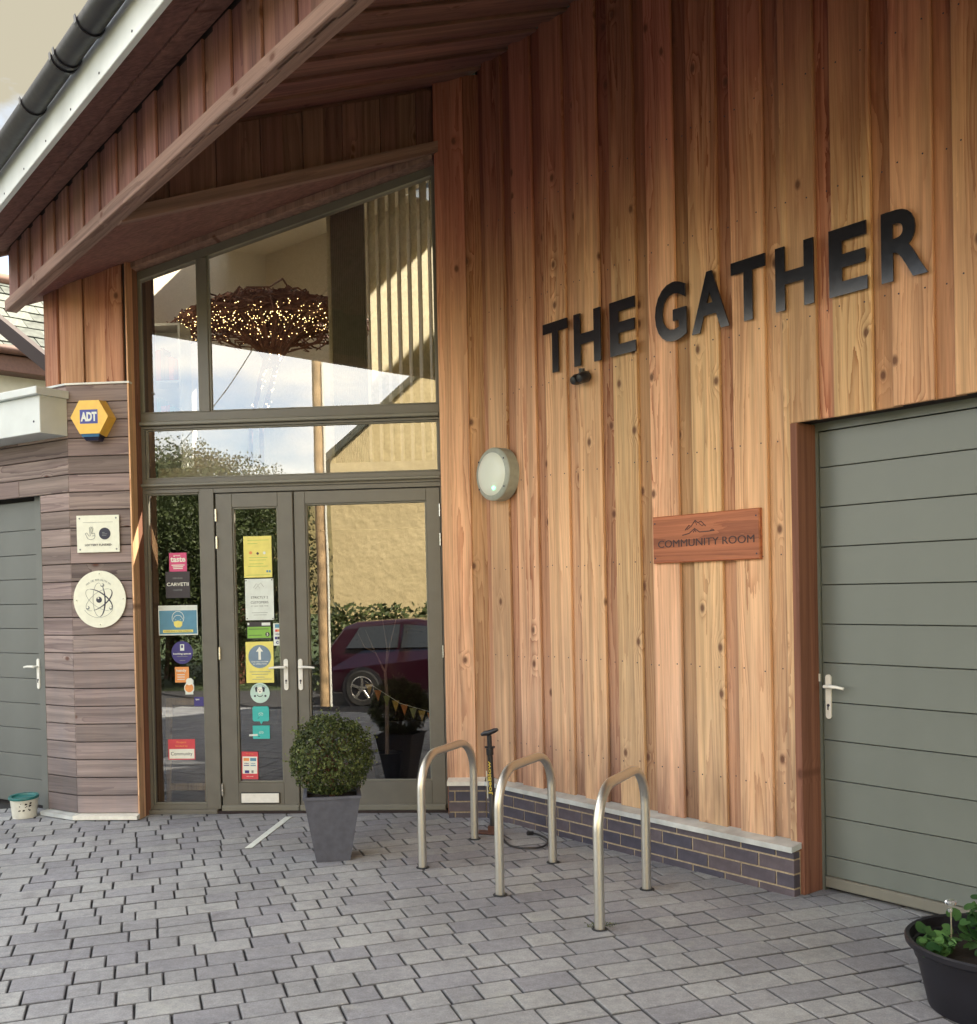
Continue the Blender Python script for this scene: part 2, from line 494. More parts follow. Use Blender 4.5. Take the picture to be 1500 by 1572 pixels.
M_FRAME = plain('quartz_grey_paint', (.145, .138, .118), .42, var=.035, scale=9, bump=.08)
M_FRAME_L = plain('grey_bead', (.185, .18, .15), .42, var=.03, scale=9)
M_DOORP = plain('door_panel_paint', (.152, .172, .158), .36, var=.06, scale=1.6, bump=.05, bscale=60)
M_DOORL = plain('left_door_paint', (.135, .145, .14), .4, var=.05, scale=3.0)
M_DARKGAP = plain('dark_gap', (.02, .018, .022), .9)
M_BACK = plain('backing', (.03, .02, .02), .9)
M_WHITEMETAL = plain('white_metal', (.74, .74, .68), .35, var=.04)
M_HANDLE = plain('satin_white', (.78, .78, .74), .3, var=.03)
M_ALU = plain('flashing_grey', (.52, .55, .55), .42, metal=.1, var=.12, scale=8)
M_STEEL = plain('brushed_steel', (.66, .65, .60), .40, metal=1.0, var=.02, scale=60, bump=.0, bscale=400)
M_CHROME = plain('hinge_metal', (.62, .6, .55), .25, metal=.9)
M_BLACK = plain('black_plastic', (.018, .018, .022), .35)
M_ACRYL = plain('black_acrylic', (.012, .012, .016), .16, spec=.8, var=.02)
M_MORTAR = plain('mortar', (.40, .33, .235), .9, var=.12, scale=60, bump=.4, bscale=150)
M_GUTTER = plain('black_gutter', (.008, .007, .012), .45, var=.1)
M_FASCIA = plain('fascia_white', (.60, .64, .64), .38, var=.05, scale=4)
M_WHITE = plain('white_print', (.80, .82, .74), .55, var=.02)
M_CREAMP = plain('plaque_cream', (.80, .81, .68), .4, var=.02)
M_INK = plain('dark_ink', (.03, .032, .055), .6, var=.02)
M_INKG = plain('grey_ink', (.22, .24, .24), .6, var=.02)
M_YEL = plain('alarm_yellow', (.90, .55, .08), .32, var=.03)
M_ALBLUE = plain('alarm_blue', (.04, .055, .32), .35)
M_ALLENS = plain('lens_blue', (.04, .16, .34), .2)
M_NAVYL = plain('lens_navy', (.012, .016, .05), .2)
M_OPAL = plain('opal_lens', (.74, .79, .70), .3, var=.0)
M_LTRING = plain('light_ring', (.36, .39, .34), .45, var=.05)
M_LED = emit('green_led', (.1, 1.0, .5), 1.6)
M_SLATE = plain('slate', (.05, .058, .05), .7, var=.25, scale=12)
M_RENDER = plain('pale_render', (.62, .62, .55), .85, var=.05, scale=6, bump=.3, bscale=40)
M_BROWN = plain('brown_fascia', (.12, .06, .045), .6, var=.1)
M_CEIL = plain('inner_plaster', (.76, .69, .55), .85, var=.03)
M_FLOORIN = plain('inner_floor', (.10, .08, .08), .35)
M_DARKROOM = plain('dark_room_wall', (.085, .065, .075), .8, var=.2, scale=2)
M_FIN = plain('cream_fin', (.78, .70, .48), .6)
M_CORR = plain('corrugated_grey', (.44, .42, .35), .5, metal=.2)
M_TWIG = plain('wicker_brown', (.14, .06, .035), .8, var=.3)
M_FAIRY = emit('fairy_glow', (1.0, .70, .28), 3.2)
M_POT = plain('fibrestone_pot', (.095, .10, .13), .75, var=.08, scale=22, bump=.25, bscale=120)
M_SOIL = plain('soil', (.02, .014, .012), .95, bump=1, bscale=60)
M_TUB = plain('black_tub', (.006, .006, .012), .5, var=.15, scale=6)
M_BUCKET = plain('bucket_white', (.62, .62, .55), .5, var=.08, scale=14)
M_TEAL = plain('bucket_lid', (.02, .15, .15), .35)
M_TAPE = plain('white_tape', (.72, .78, .76), .6, var=.05)

def sticker_mat(name, col, rough=.45):
    return plain(name, col, rough, var=.035, scale=18)
S_PINK = sticker_mat('sticker_pink', (.62, .08, .22)); S_BLK = sticker_mat('sticker_black', (.035, .028, .035))
S_BLUE = sticker_mat('poster_blue', (.10, .27, .40)); S_YEL = sticker_mat('poster_yellow', (.78, .70, .18))
S_NAVY = sticker_mat('sticker_navy', (.05, .04, .20)); S_ORG = sticker_mat('sticker_orange', (.78, .32, .10))
S_RED = sticker_mat('sticker_red', (.62, .07, .09)); S_PALE = sticker_mat('paper_white', (.70, .76, .72))
S_GREEN = sticker_mat('sticker_green', (.22, .46, .07)); S_TEAL = sticker_mat('sticker_teal', (.05, .46, .44))
S_MINT = sticker_mat('sticker_mint', (.50, .68, .62)); S_SLATEB = sticker_mat('arrow_blue', (.17, .25, .34))

def leafmat(name, c1, c2, scale=2.2):
    mt, t, b, L = new_mat(name)
    at = node(t, 'ShaderNodeAttribute', attribute_name='tone')
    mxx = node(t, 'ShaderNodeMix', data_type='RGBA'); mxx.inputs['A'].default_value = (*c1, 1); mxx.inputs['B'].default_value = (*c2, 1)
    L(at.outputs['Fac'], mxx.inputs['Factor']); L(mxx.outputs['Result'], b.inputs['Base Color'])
    b.inputs['Roughness'].default_value = .5
    b.inputs['Specular IOR Level'].default_value = .35
    tr = node(t, 'ShaderNodeBsdfTranslucent'); L(mxx.outputs['Result'], tr.inputs['Color'])
    ms = node(t, 'ShaderNodeMixShader'); ms.inputs[0].default_value = .25
    out = t.nodes['Material Output']
    L(b.outputs[0], ms.inputs[1]); L(tr.outputs[0], ms.inputs[2]); L(ms.outputs[0], out.inputs[0])
    return mt
M_BOX = leafmat('box_leaf', (.03, .05, .014), (.17, .21, .07))
M_TREE = leafmat('tree_leaf', (.025, .04, .012), (.10, .13, .04))
M_PLANT = leafmat('plant_leaf', (.02, .07, .022), (.12, .26, .08))

def glass_mat():
    mt, t, b, L = new_mat('window_glass')
    t.nodes.remove(b)
    out = t.nodes['Material Output']
    tr = node(t, 'ShaderNodeBsdfTransparent'); tr.inputs[0].default_value = (.80, .80, .80, 1)
    gl = node(t, 'ShaderNodeBsdfGlossy'); gl.inputs['Roughness'].default_value = 0.0; gl.inputs['Color'].default_value = (1, 1, 1, 1)
    # faint waviness of a sealed unit
    co = node(t, 'ShaderNodeTexCoord'); nn = node(t, 'ShaderNodeTexNoise', Scale=1.6, Detail=1.0); L(co.outputs['Object'], nn.inputs['Vector'])
    bp = node(t, 'ShaderNodeBump'); bp.inputs['Strength'].default_value = .12; bp.inputs['Distance'].default_value = .004
    L(nn.outputs['Fac'], bp.inputs['Height']); L(bp.outputs[0], gl.inputs['Normal'])
    fr = node(t, 'ShaderNodeFresnel'); fr.inputs['IOR'].default_value = 2.5
    ge = node(t, 'ShaderNodeNewGeometry')
    iv = node(t, 'ShaderNodeMath', operation='SUBTRACT'); iv.inputs[0].default_value = 1; L(ge.outputs['Backfacing'], iv.inputs[1])
    mu = node(t, 'ShaderNodeMath', operation='MULTIPLY'); L(fr.outputs[0], mu.inputs[0]); L(iv.outputs[0], mu.inputs[1])
    ms = node(t, 'ShaderNodeMixShader'); L(mu.outputs[0], ms.inputs[0]); L(tr.outputs[0], ms.inputs[1]); L(gl.outputs[0], ms.inputs[2])
    L(ms.outputs[0], out.inputs[0])
    return mt
M_GLASS = glass_mat()

def paver_mat():
    mt, t, b, L = new_mat('concrete_paver')
    at = node(t, 'ShaderNodeAttribute', attribute_name='tone')
    geo = node(t, 'ShaderNodeNewGeometry')
    n1 = node(t, 'ShaderNodeTexNoise', Scale=1.1, Detail=5.0, Roughness=.65); L(geo.outputs['Position'], n1.inputs['Vector'])
    n2 = node(t, 'ShaderNodeTexNoise', Scale=22.0, Detail=6.0, Roughness=.7); L(geo.outputs['Position'], n2.inputs['Vector'])
    n3 = node(t, 'ShaderNodeTexNoise', Scale=120.0, Detail=4.0, Roughness=.75); L(geo.outputs['Position'], n3.inputs['Vector'])
    ma = node(t, 'ShaderNodeMix', data_type='RGBA'); ma.inputs['A'].default_value = (.25, .257, .29, 1); ma.inputs['B'].default_value = (.345, .358, .372, 1)
    L(at.outputs['Fac'], ma.inputs['Factor'])
    hs = node(t, 'ShaderNodeHueSaturation'); L(ma.outputs['Result'], hs.inputs['Color'])
    r1 = node(t, 'ShaderNodeMapRange'); r1.inputs['From Min'].default_value = .3; r1.inputs['From Max'].default_value = .7; r1.inputs['To Min'].default_value = .78; r1.inputs['To Max'].default_value = 1.2
    L(n1.outputs['Fac'], r1.inputs['Value'])
    r2 = node(t, 'ShaderNodeMapRange'); r2.inputs['From Min'].default_value = .3; r2.inputs['From Max'].default_value = .7; r2.inputs['To Min'].default_value = .80; r2.inputs['To Max'].default_value = 1.16
    L(n2.outputs['Fac'], r2.inputs['Value'])
    r3 = node(t, 'ShaderNodeMapRange'); r3.inputs['From Min'].default_value = .35; r3.inputs['From Max'].default_value = .75; r3.inputs['To Min'].default_value = .84; r3.inputs['To Max'].default_value = 1.25
    L(n3.outputs['Fac'], r3.inputs['Value'])
    a = node(t, 'ShaderNodeMath', operation='MULTIPLY'); L(r1.outputs[0], a.inputs[0]); L(r2.outputs[0], a.inputs[1])
    c = node(t, 'ShaderNodeMath', operation='MULTIPLY'); L(a.outputs[0], c.inputs[0]); L(r3.outputs[0], c.inputs[1])
    n5 = node(t, 'ShaderNodeTexVoronoi', Scale=95.0); L(geo.outputs['Position'], n5.inputs['Vector'])
    r5 = node(t, 'ShaderNodeMapRange'); r5.inputs['From Min'].default_value = .06; r5.inputs['From Max'].default_value = .16; r5.inputs['To Min'].default_value = 1.75; r5.inputs['To Max'].default_value = 1.0
    L(n5.outputs['Distance'], r5.inputs['Value'])
    c2 = node(t, 'ShaderNodeMath', operation='MULTIPLY'); L(c.outputs[0], c2.inputs[0]); L(r5.outputs[0], c2.inputs[1])
    L(c2.outputs[0], hs.inputs['Value'])
    # dark spill stains
    n4 = node(t, 'ShaderNodeTexNoise', Scale=2.6, Detail=6.0, Roughness=.6); L(geo.outputs['Position'], n4.inputs['Vector'])
    r4 = node(t, 'ShaderNodeMapRange'); r4.inputs['From Min'].default_value = .62; r4.inputs['From Max'].default_value = .72; r4.inputs['To Min'].default_value = 0; r4.inputs['To Max'].default_value = .45
    L(n4.outputs['Fac'], r4.inputs['Value'])
    st = node(t, 'ShaderNodeMix', data_type='RGBA'); L(r4.outputs[0], st.inputs['Factor']); L(hs.outputs[0], st.inputs['A']); st.inputs['B'].default_value = (.085, .075, .085, 1)
    n6 = node(t, 'ShaderNodeTexNoise', Scale=3.4, Detail=7.0, Roughness=.72)
    mv = node(t, 'ShaderNodeVectorMath', operation='ADD'); mv.inputs[1].default_value = (4.3, 1.7, 0); L(geo.outputs['Position'], mv.inputs[0]); L(mv.outputs[0], n6.inputs['Vector'])
    r6 = node(t, 'ShaderNodeMapRange'); r6.inputs['From Min'].default_value = .58; r6.inputs['From Max'].default_value = .72; r6.inputs['To Min'].default_value = 0; r6.inputs['To Max'].default_value = .5
    L(n6.outputs['Fac'], r6.inputs['Value'])
    lt6 = node(t, 'ShaderNodeMix', data_type='RGBA'); L(r6.outputs[0], lt6.inputs['Factor']); L(st.outputs['Result'], lt6.inputs['A']); lt6.inputs['B'].default_value = (.43, .45, .42, 1)
    st = lt6
    ar = node(t, 'ShaderNodeAttribute', attribute_name='rim')
    rj = node(t, 'ShaderNodeMath', operation='MULTIPLY', use_clamp=True); L(ar.outputs['Fac'], rj.inputs[0]); rj.inputs[1].default_value = .72
    rd = node(t, 'ShaderNodeMix', data_type='RGBA'); L(rj.outputs[0], rd.inputs['Factor']); L(st.outputs['Result'], rd.inputs['A']); rd.inputs['B'].default_value = (.045, .046, .055, 1)
    L(rd.outputs['Result'], b.inputs['Base Color'])
    b.inputs['Roughness'].default_value = .78
    b.inputs['Specular IOR Level'].default_value = .35
    bp = node(t, 'ShaderNodeBump'); bp.inputs['Strength'].default_value = .5; bp.inputs['Distance'].default_value = .003
    ad = node(t, 'ShaderNodeMath', operation='MULTIPLY_ADD'); ad.inputs[1].default_value = .5; L(n3.outputs['Fac'], ad.inputs[0]); L(n2.outputs['Fac'], ad.inputs[2])
    L(ad.outputs[0], bp.inputs['Height']); L(bp.outputs[0], b.inputs['Normal'])
    return mt
M_PAVER = paver_mat()
M_JOINT = plain('joint_sand', (.03, .032, .038), .95, var=.3, scale=80, bump=.6, bscale=100)
M_ASPH = plain('asphalt', (.055, .055, .06), .85, var=.15, scale=30, bump=.5, bscale=150)
M_GRASS = plain('grass_field', (.06, .09, .03), .95, var=.3, scale=3)

def brick_mat():
    mt, t, b, L = new_mat('engineering_brick')
    oi = node(t, 'ShaderNodeObjectInfo')
    rp = node(t, 'ShaderNodeValToRGB')
    e = rp.color_ramp.elements
    e[0].color = (.050, .050, .078, 1); e[1].color = (.10, .082, .098, 1)
    L(oi.outputs['Random'], rp.inputs[0])
    co = node(t, 'ShaderNodeTexCoord'); n = node(t, 'ShaderNodeTexNoise', Scale=14.0, Detail=5.0); L(co.outputs['Object'], n.inputs['Vector'])
    hs = node(t, 'ShaderNodeHueSaturation'); L(rp.outputs[0], hs.inputs['Color'])
    r = node(t, 'ShaderNodeMapRange'); r.inputs['From Min'].default_value = .3; r.inputs['From Max'].default_value = .7; r.inputs['To Min'].default_value = .75; r.inputs['To Max'].default_value = 1.35
    L(n.outputs['Fac'], r.inputs['Value']); L(r.outputs[0], hs.inputs['Value']); L(hs.outputs[0], b.inputs['Base Color'])
    b.inputs['Roughness'].default_value = .5
    return mt
M_BRICK = brick_mat()

# ------------------------------------------------------------------ ground
T_C = 0
gm = mesh([(-300, -300, -.45), (300, -300, -.45), (300, 400, -.45), (-300, 400, -.45)], [(0, 1, 2, 3)], M_GRASS)
thing(link('ground', gm), 'wide grassy ground around the building', None, kind='structure')
rb = MB().box(-40, 40, -5.2, .6, -.446, -.34)
thing(rb.obj('road', M_ASPH), 'dark asphalt road in front of the forecourt', None, kind='structure')

GY = 7.355          # entrance glazing plane (frame FG)
D_BR = 4.434        # brick plinth plane (frame FM)
D_CL = 4.520        # timber wall plane (face of the recessed boards)
D_DOOR = 4.665
P3_BR, P3_CL = 7.176, 7.262
PIL = 7.165         # pillar boards

pave = MB().box(-14, 10, .6, 16, -.40, -.013).obj('paving', M_JOINT)
thing(pave, 'forecourt of grey concrete block paving in staggered courses', None, kind='structure')

def paver_mesh(l, w, tone, seed):
    rr = random.Random(seed)
    g = .0035; b = .006
    x0, x1, y0, y1 = -l / 2 + g, l / 2 - g, -w / 2 + g, w / 2 - g
    jit = lambda: rr.uniform(-.0018, .0018)
    c = [(x0 + jit(), y0 + jit()), (x1 + jit(), y0 + jit()), (x1 + jit(), y1 + jit()), (x0 + jit(), y1 + jit())]
    inn = [(x0 + b, y0 + b), (x1 - b, y0 + b), (x1 - b, y1 - b), (x0 + b, y1 - b)]
    vs = [(x, y, -.03) for x, y in c] + [(x, y, -.0035) for x, y in c] + [(x + jit() * .7, y + jit() * .7, rr.uniform(-.0006, .0006)) for x, y in inn]
    fs = [(8, 9, 10, 11)]
    for i in range(4):
        j = (i + 1) % 4
        fs += [(i, j, j + 4, i + 4), (i + 4, j + 4, j + 8, i + 8)]
    return vs, fs
RIM = [1.0] * 8 + [0.0] * 4

ROW = .157
_, d0 = FP.loc(ground(400, 1492))
sizes = [.25, .165, .13]
slots = []
for k in range(-14, 45):
    y = d0 + (k + .5) * ROW
    rr = random.Random(k * 13 + 5)
    x = -9 + rr.random() * .25
    bag = []
    while x < 6.5:
        if not bag:
            bag = [0, 1, 2, 0, 1]; rr.shuffle(bag)
        l = sizes[bag.pop()]
        p = FP.w(x + l / 2, y)
        t_, D_ = FM.loc(p); gx_, gy_ = FG.loc(p)
        x += l
        if D_ > 4.72 or gy_ > 7.6 or p.y < .7 or p.x < -6.5 or p.x > 5.5:
            continue
        slots.append((p, l, rr.random()))
def in_view(p):
    d = p - EYE
    z = d.dot(fwd)
    if z < .5: return None
    u = CX + F_PX * d.dot(right) / z; v = CY - F_PX * d.dot(up) / z
    return (u, v, z)
vis, rest = [], []
for s in slots:
    q = in_view(s[0])
    if q and -20 < q[0] < 1520 and q[1] < 1600:
        D_ = FM.loc(s[0])[1]; g_ = FG.loc(s[0])[1]
        if D_ < 4.55 and g_ < 7.4:
            vis.append((q[2] ** 3 / s[1], s)); continue
    rest.append(s)
vis.sort(key=lambda a: a[0])
_pm = {}
for i, (q, s) in enumerate(vis[:300]):
    key = (s[1], i % 14)
    if key not in _pm:
        tn = ((i % 14) * .37) % 1
        vs, fs = paver_mesh(s[1], ROW, tn, hash(key) % 9999)
        me = mesh(vs, fs, M_PAVER)
        at = me.attributes.new('tone', 'FLOAT', 'POINT'); at.data.foreach_set('value', [tn] * len(vs))
        at = me.attributes.new('rim', 'FLOAT', 'POINT'); at.data.foreach_set('value', RIM)
        _pm[key] = me
    p, l, r_ = s
    Mx = Matrix.Translation((p.x, p.y, (r_ - .5) * .004)) @ FP.M @ Matrix.Rotation((r_ - .5) * .012, 4, 'X') @ Matrix.Rotation((r_ * 7 % 1 - .5) * .01, 4, 'Y')
    link('paver', _pm[key], pave, Mx)
V, Fc, TN = [], [], []
for i, s in enumerate(rest + [a[1] for a in vis[300:]]):
    p, l, r_ = s
    vs, fs = paver_mesh(l, ROW, r_, i)
    Mx = Matrix.Translation((p.x, p.y, (r_ - .5) * .003)) @ FP.M
    n = len(V)
    V += [Mx @ Vector(v) for v in vs]; Fc += [tuple(a + n for a in f) for f in fs]; TN += [r_] * len(vs)
me = mesh(V, Fc, M_PAVER)
at = me.attributes.new('tone', 'FLOAT', 'POINT'); at.data.foreach_set('value', TN)
at = me.attributes.new('rim', 'FLOAT', 'POINT'); at.data.foreach_set('value', RIM * (len(V) // 12))
o = link('further_pavers', me, pave); o['kind'] = 'stuff'

# ------------------------------------------------------------------ the building
def roofz(D): return 3.42 + .42 * D
def roof_at(p): return roofz(FM.loc(p)[1])

B = empty('community_building', Matrix.Translation((0, 7.3, 0)), 'timber clad community building with raked entrance glazing and deep eaves', 'building')

_pk = {}
def plank(parent, mat, fr, x, D, z0, z1, w, th=.02, b=.003, name='plank', top=None):
    """vertical board: x = centre, D = face, in frame fr. top = (z left, z right) when cut on the rake"""
    L_ = z1 - z0
    if top is None:
        key = (round(w, 3), round(th, 3), round(L_, 3), mat.name)
        if key not in _pk:
            _pk[key] = mesh(*(lambda q: (q.v, q.f))(MB().cbox(-w / 2, w / 2, 0, th, -L_ / 2, L_ / 2, b)), mat)
        return link(name, _pk[key], parent, fr.at(x, D, (z0 + z1) / 2))
    zc = (z0 + z1) / 2
    q = MB().prism([(-w / 2, z0 - zc), (w / 2, z0 - zc), (w / 2, top[1] - zc), (-w / 2, top[0] - zc)], 0, th)
    return link(name, mesh(q.v, q.f, mat), parent, fr.at(x, D, zc))

def hboard(parent, mat, fr, x0, x1, D, zc, h, th=.02, name='plank', b=.003):
    """horizontal board; its object z runs along the board"""
    L_ = x1 - x0
    q = MB().cbox(-h / 2, h / 2, 0, th, -L_ / 2, L_ / 2, b)
    Mx = fr.at((x0 + x1) / 2, D, zc) @ Matrix.Rotation(rad(90), 4, 'Y')
    return link(name, mesh(q.v, q.f, mat), parent, Mx)

# --- long timber wall
T_CORN = FM.px(D_CL - .02, 1218, 900)[0]          # left jamb of the side door opening
T_END = 2.6
Z_HEAD = 2.425
OPW = 1.95
P3_R = FG.loc(FM.w(0, 0))[0]
# meeting point of the short front piece and the long wall
def meet(frA, dA, frB, dB):
    a = frA.ey; b = frB.ey
    det = a.x * b.y - a.y * b.x
    return Vector(((dA * b.y - a.y * dB) / det, (a.x * dB - dA * b.x) / det, 0))
pc = meet(FG, P3_CL, FM, D_CL)
T_L = FM.loc(pc)[0]
wall = MB()
wall.box(T_L - .05, T_CORN - .03, D_CL + .022, D_CL + .30, 0, 5.30)
wall.box(T_CORN - .03, T_CORN + OPW, D_CL + .022, D_CL + .30, Z_HEAD + .03, 5.30)
wall.box(T_CORN + OPW, T_END, D_CL + .022, D_CL + .30, 0, 5.30)
wall_o = wall.obj('timber_wall', M_BACK, B, FM.M)
PITCH_B = .3055
t_anchor = FM.px(D_CL - .022, 874.7, 820)[0]
zb = .268
ztop = roofz(D_CL - .02) - .02
k0 = math.floor((T_L - t_anchor) / PITCH_B)
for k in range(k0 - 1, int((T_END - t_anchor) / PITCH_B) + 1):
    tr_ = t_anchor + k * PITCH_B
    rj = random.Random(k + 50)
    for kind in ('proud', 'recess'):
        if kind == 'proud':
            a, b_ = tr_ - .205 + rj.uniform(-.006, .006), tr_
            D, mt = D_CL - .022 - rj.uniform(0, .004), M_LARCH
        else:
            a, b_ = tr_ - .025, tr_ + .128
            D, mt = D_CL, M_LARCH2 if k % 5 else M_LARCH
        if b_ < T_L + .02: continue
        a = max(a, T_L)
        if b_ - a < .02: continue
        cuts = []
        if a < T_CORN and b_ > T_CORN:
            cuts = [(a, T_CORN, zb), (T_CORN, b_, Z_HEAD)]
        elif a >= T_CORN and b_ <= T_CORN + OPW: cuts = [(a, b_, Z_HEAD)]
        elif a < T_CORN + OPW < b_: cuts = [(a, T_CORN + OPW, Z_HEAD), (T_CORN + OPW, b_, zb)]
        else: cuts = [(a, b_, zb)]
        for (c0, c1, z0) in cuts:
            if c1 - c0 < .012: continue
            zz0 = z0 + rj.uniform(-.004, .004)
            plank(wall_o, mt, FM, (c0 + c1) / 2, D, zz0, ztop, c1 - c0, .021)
# nail heads in pairs along the battens
nb = MB()
for k in range(k0, int((T_END - t_anchor) / PITCH_B)):
    tr_ = t_anchor + k * PITCH_B
    for zz in (.55, 1.15, 1.75, 2.35, 2.95, 3.55, 4.15):
        for xx, D in ((tr_ - .165, D_CL - .0275), (tr_ - .035, D_CL - .0275), (tr_ + .055, D_CL - .001)):
            if T_CORN - .01 < xx < T_CORN + OPW and zz < Z_HEAD: continue
            if xx < T_L + .03: continue
            nb.lathe([(.0045, 0), (.0045, -.001), (.0001, -.0012)], 6, 'Y', Matrix.Translation((xx + random.uniform(-.006, .006), D + .002, zz + random.uniform(-.01, .01))))
nb.obj('nail_heads', M_INK, wall_o, FM.M, props={'kind': 'stuff'})

# short front piece beside the glazing
gx_l = FG.px(P3_CL, 683, 1000)[0]
gx_r = FG.loc(pc)[0]
front = MB().box(gx_l + .004, gx_r + .1, P3_CL + .022, GY + .12, 0, 5.24).obj('timber_return', M_BACK, B, FG.M)
gm_ = FG.px(P3_CL, 726, 900)[0]
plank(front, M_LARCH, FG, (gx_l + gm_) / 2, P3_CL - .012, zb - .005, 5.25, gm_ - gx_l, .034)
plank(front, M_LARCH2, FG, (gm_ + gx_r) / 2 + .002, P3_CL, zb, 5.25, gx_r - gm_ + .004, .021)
MB().box(gx_l - .001, gx_l + .003, P3_CL + .01, GY + .1, 0, 5.1).obj('reveal_board', M_JAMB, front, FG.M)

# --- brick plinth with ledge
plinth = MB()
pcb = meet(FG, P3_BR, FM, D_BR)
TB_L = FM.loc(pcb)[0]
T_BEND = FM.px(D_BR, 1219, 1340)[0]
plinth.box(TB_L, T_BEND - .004, D_BR + .006, D_CL + .02, -.02, .226)
plo = plinth.obj('brick_plinth', M_MORTAR, B, FM.M)
gbl = FG.px(P3_BR, 689, 1230)[0]; gbr = FG.loc(pcb)[0]
q = MB().box(gbl + .004, gbr, P3_BR + .006, P3_CL + .02, -.02, .226)
q.obj('mortar_bed', M_MORTAR, plo, FG.M)
courses = [(-.03, .033), (.043, .108), (.118, .183), (.193, .2255)]
for ci, (z0, z1) in enumerate(courses):
    x = T_BEND - (.11 if ci % 2 else .0) - .0
    if ci % 2:
        spans = [(T_BEND - .105, T_BEND)]
        x = T_BEND - .115
    else:
        spans = []
        x = T_BEND
    while x > TB_L + .02:
        spans.append((max(x - .215, TB_L + .004), x)); x -= .225
    for a, b_ in spans:
        if b_ - a < .02: continue
        q = MB().cbox(-(b_ - a) / 2, (b_ - a) / 2, 0, .05, -(z1 - z0) / 2, (z1 - z0) / 2, .002)
        link('brick', mesh(q.v, q.f, M_BRICK), plo, FM.at((a + b_) / 2, D_BR + random.uniform(-.001, .001), (z0 + z1) / 2))
    x = gbr - .004
    first = True
    while x > gbl + .02:
        l = .10 if (first and ci % 2) else .215
        first = False
        a = max(x - l, gbl)
        q = MB().cbox(-(x - a) / 2, (x - a) / 2, 0, .05, -(z1 - z0) / 2, (z1 - z0) / 2, .002)
        link('brick', mesh(q.v, q.f, M_BRICK), plo, FG.at((a + x) / 2, P3_BR, (z0 + z1) / 2))
        x = a - .01
MB().prism([(0, 0), (0, 0)], 0, 0)
lg = MB()
# ledge along the wall: sloping metal sill with a down-turned lip
def sill(fr, x0, x1, D0, D1, name, mat):
    s = MB()
    vs = []
    prof = [(D0, .229), (D0, .258), (D1, .272), (D1, .240), (D0 + .012, .231)]
    n = len(prof)
    for x in (x0, x1):
        vs += [(x, d, z) for d, z in prof]
    fs = [tuple(range(n)), tuple(range(2 * n - 1, n - 1, -1))] + [(i, i + n, (i + 1) % n + n, (i + 1) % n) for i in range(n)]
    s.add(vs, fs)
    return s.obj(name, mat, plo, fr.M)
le = FM.loc(meet(FG, P3_BR - .022, FM, D_BR - .022))[0]
sill(FM, le, T_BEND + .004, D_BR - .022, D_CL - .002, 'ledge', M_ALU)
sill(FG, gbl - .008, FG.loc(meet(FG, P3_BR - .022, FM, D_BR - .022))[0], P3_BR - .0225, P3_CL - .002, 'ledge', M_WHITEMETAL)

# --- side door opening
jam = MB().cbox(-.095, .095, 0, .03, -1.2125, 1.2125, .002)
Mj = FM.at(T_CORN + .0, D_CL - .02 + .0, 1.2125) @ Matrix.Rotation(rad(90), 4, 'Z')
# reveal board faces along the wall (towards larger t)
rv = MB().box(T_BEND + .006, T_CORN + .012, D_CL - .018, D_DOOR + .02, 0, Z_HEAD)
plank(wall_o, M_JAMB, FM, (T_BEND + T_CORN) / 2 + .006, D_CL - .0225, 0, Z_HEAD, max(T_CORN - T_BEND, .03) + .012, .17, name='jamb_board')
sdw = empty_parent = None
door = MB()
TD0, TD1 = T_CORN + .014, T_CORN + OPW - .01
door.box(TD0, TD1, D_DOOR + .03, D_DOOR + .05, 0, Z_HEAD + .02)
do = door.obj('side_door', M_DARKGAP, B, FM.M)
fl = FM.px(D_DOOR, 1262, 1000)[0]
frm = MB().box(TD0, fl, D_DOOR - .008, D_DOOR + .03, 0, Z_HEAD + .02).box(fl, TD1, D_DOOR - .008, D_DOOR + .03, Z_HEAD - .035, Z_HEAD + .02)
frm.obj('door_frame', M_DOORP, do, FM.M)
# horizontal panels with grooves, read off the photograph
gz = [FM.px(D_DOOR, 1262, v)[1] for v in (718, 779, 840, 898, 958, 1017, 1077, 1135, 1195, 1252, 1312)]
gz = [Z_HEAD - .038] + gz + [.075]
for i in range(len(gz) - 1):
    z1, z0 = gz[i] - .002, gz[i + 1] + .002
    q = MB().cbox(-(TD1 - fl) / 2 + .004, (TD1 - fl) / 2 - .004, 0, .03, -(z1 - z0) / 2, (z1 - z0) / 2, .002)
    link('panel', mesh(q.v, q.f, M_DOORP), do, FM.at((fl + TD1) / 2, D_DOOR, (z0 + z1) / 2))
MB().cbox(fl + .006, TD1, D_DOOR - .018, D_DOOR + .02, .018, .075, .006).obj('weather_bar', M_FRAME_L, do, FM.M)
hd = MB().box(T_CORN + .012, T_CORN + OPW, D_CL + .0215, D_DOOR + .03, Z_HEAD + .008, Z_HEAD + .03)
hd.obj('head_soffit', M_BACK, wall_o, FM.M)

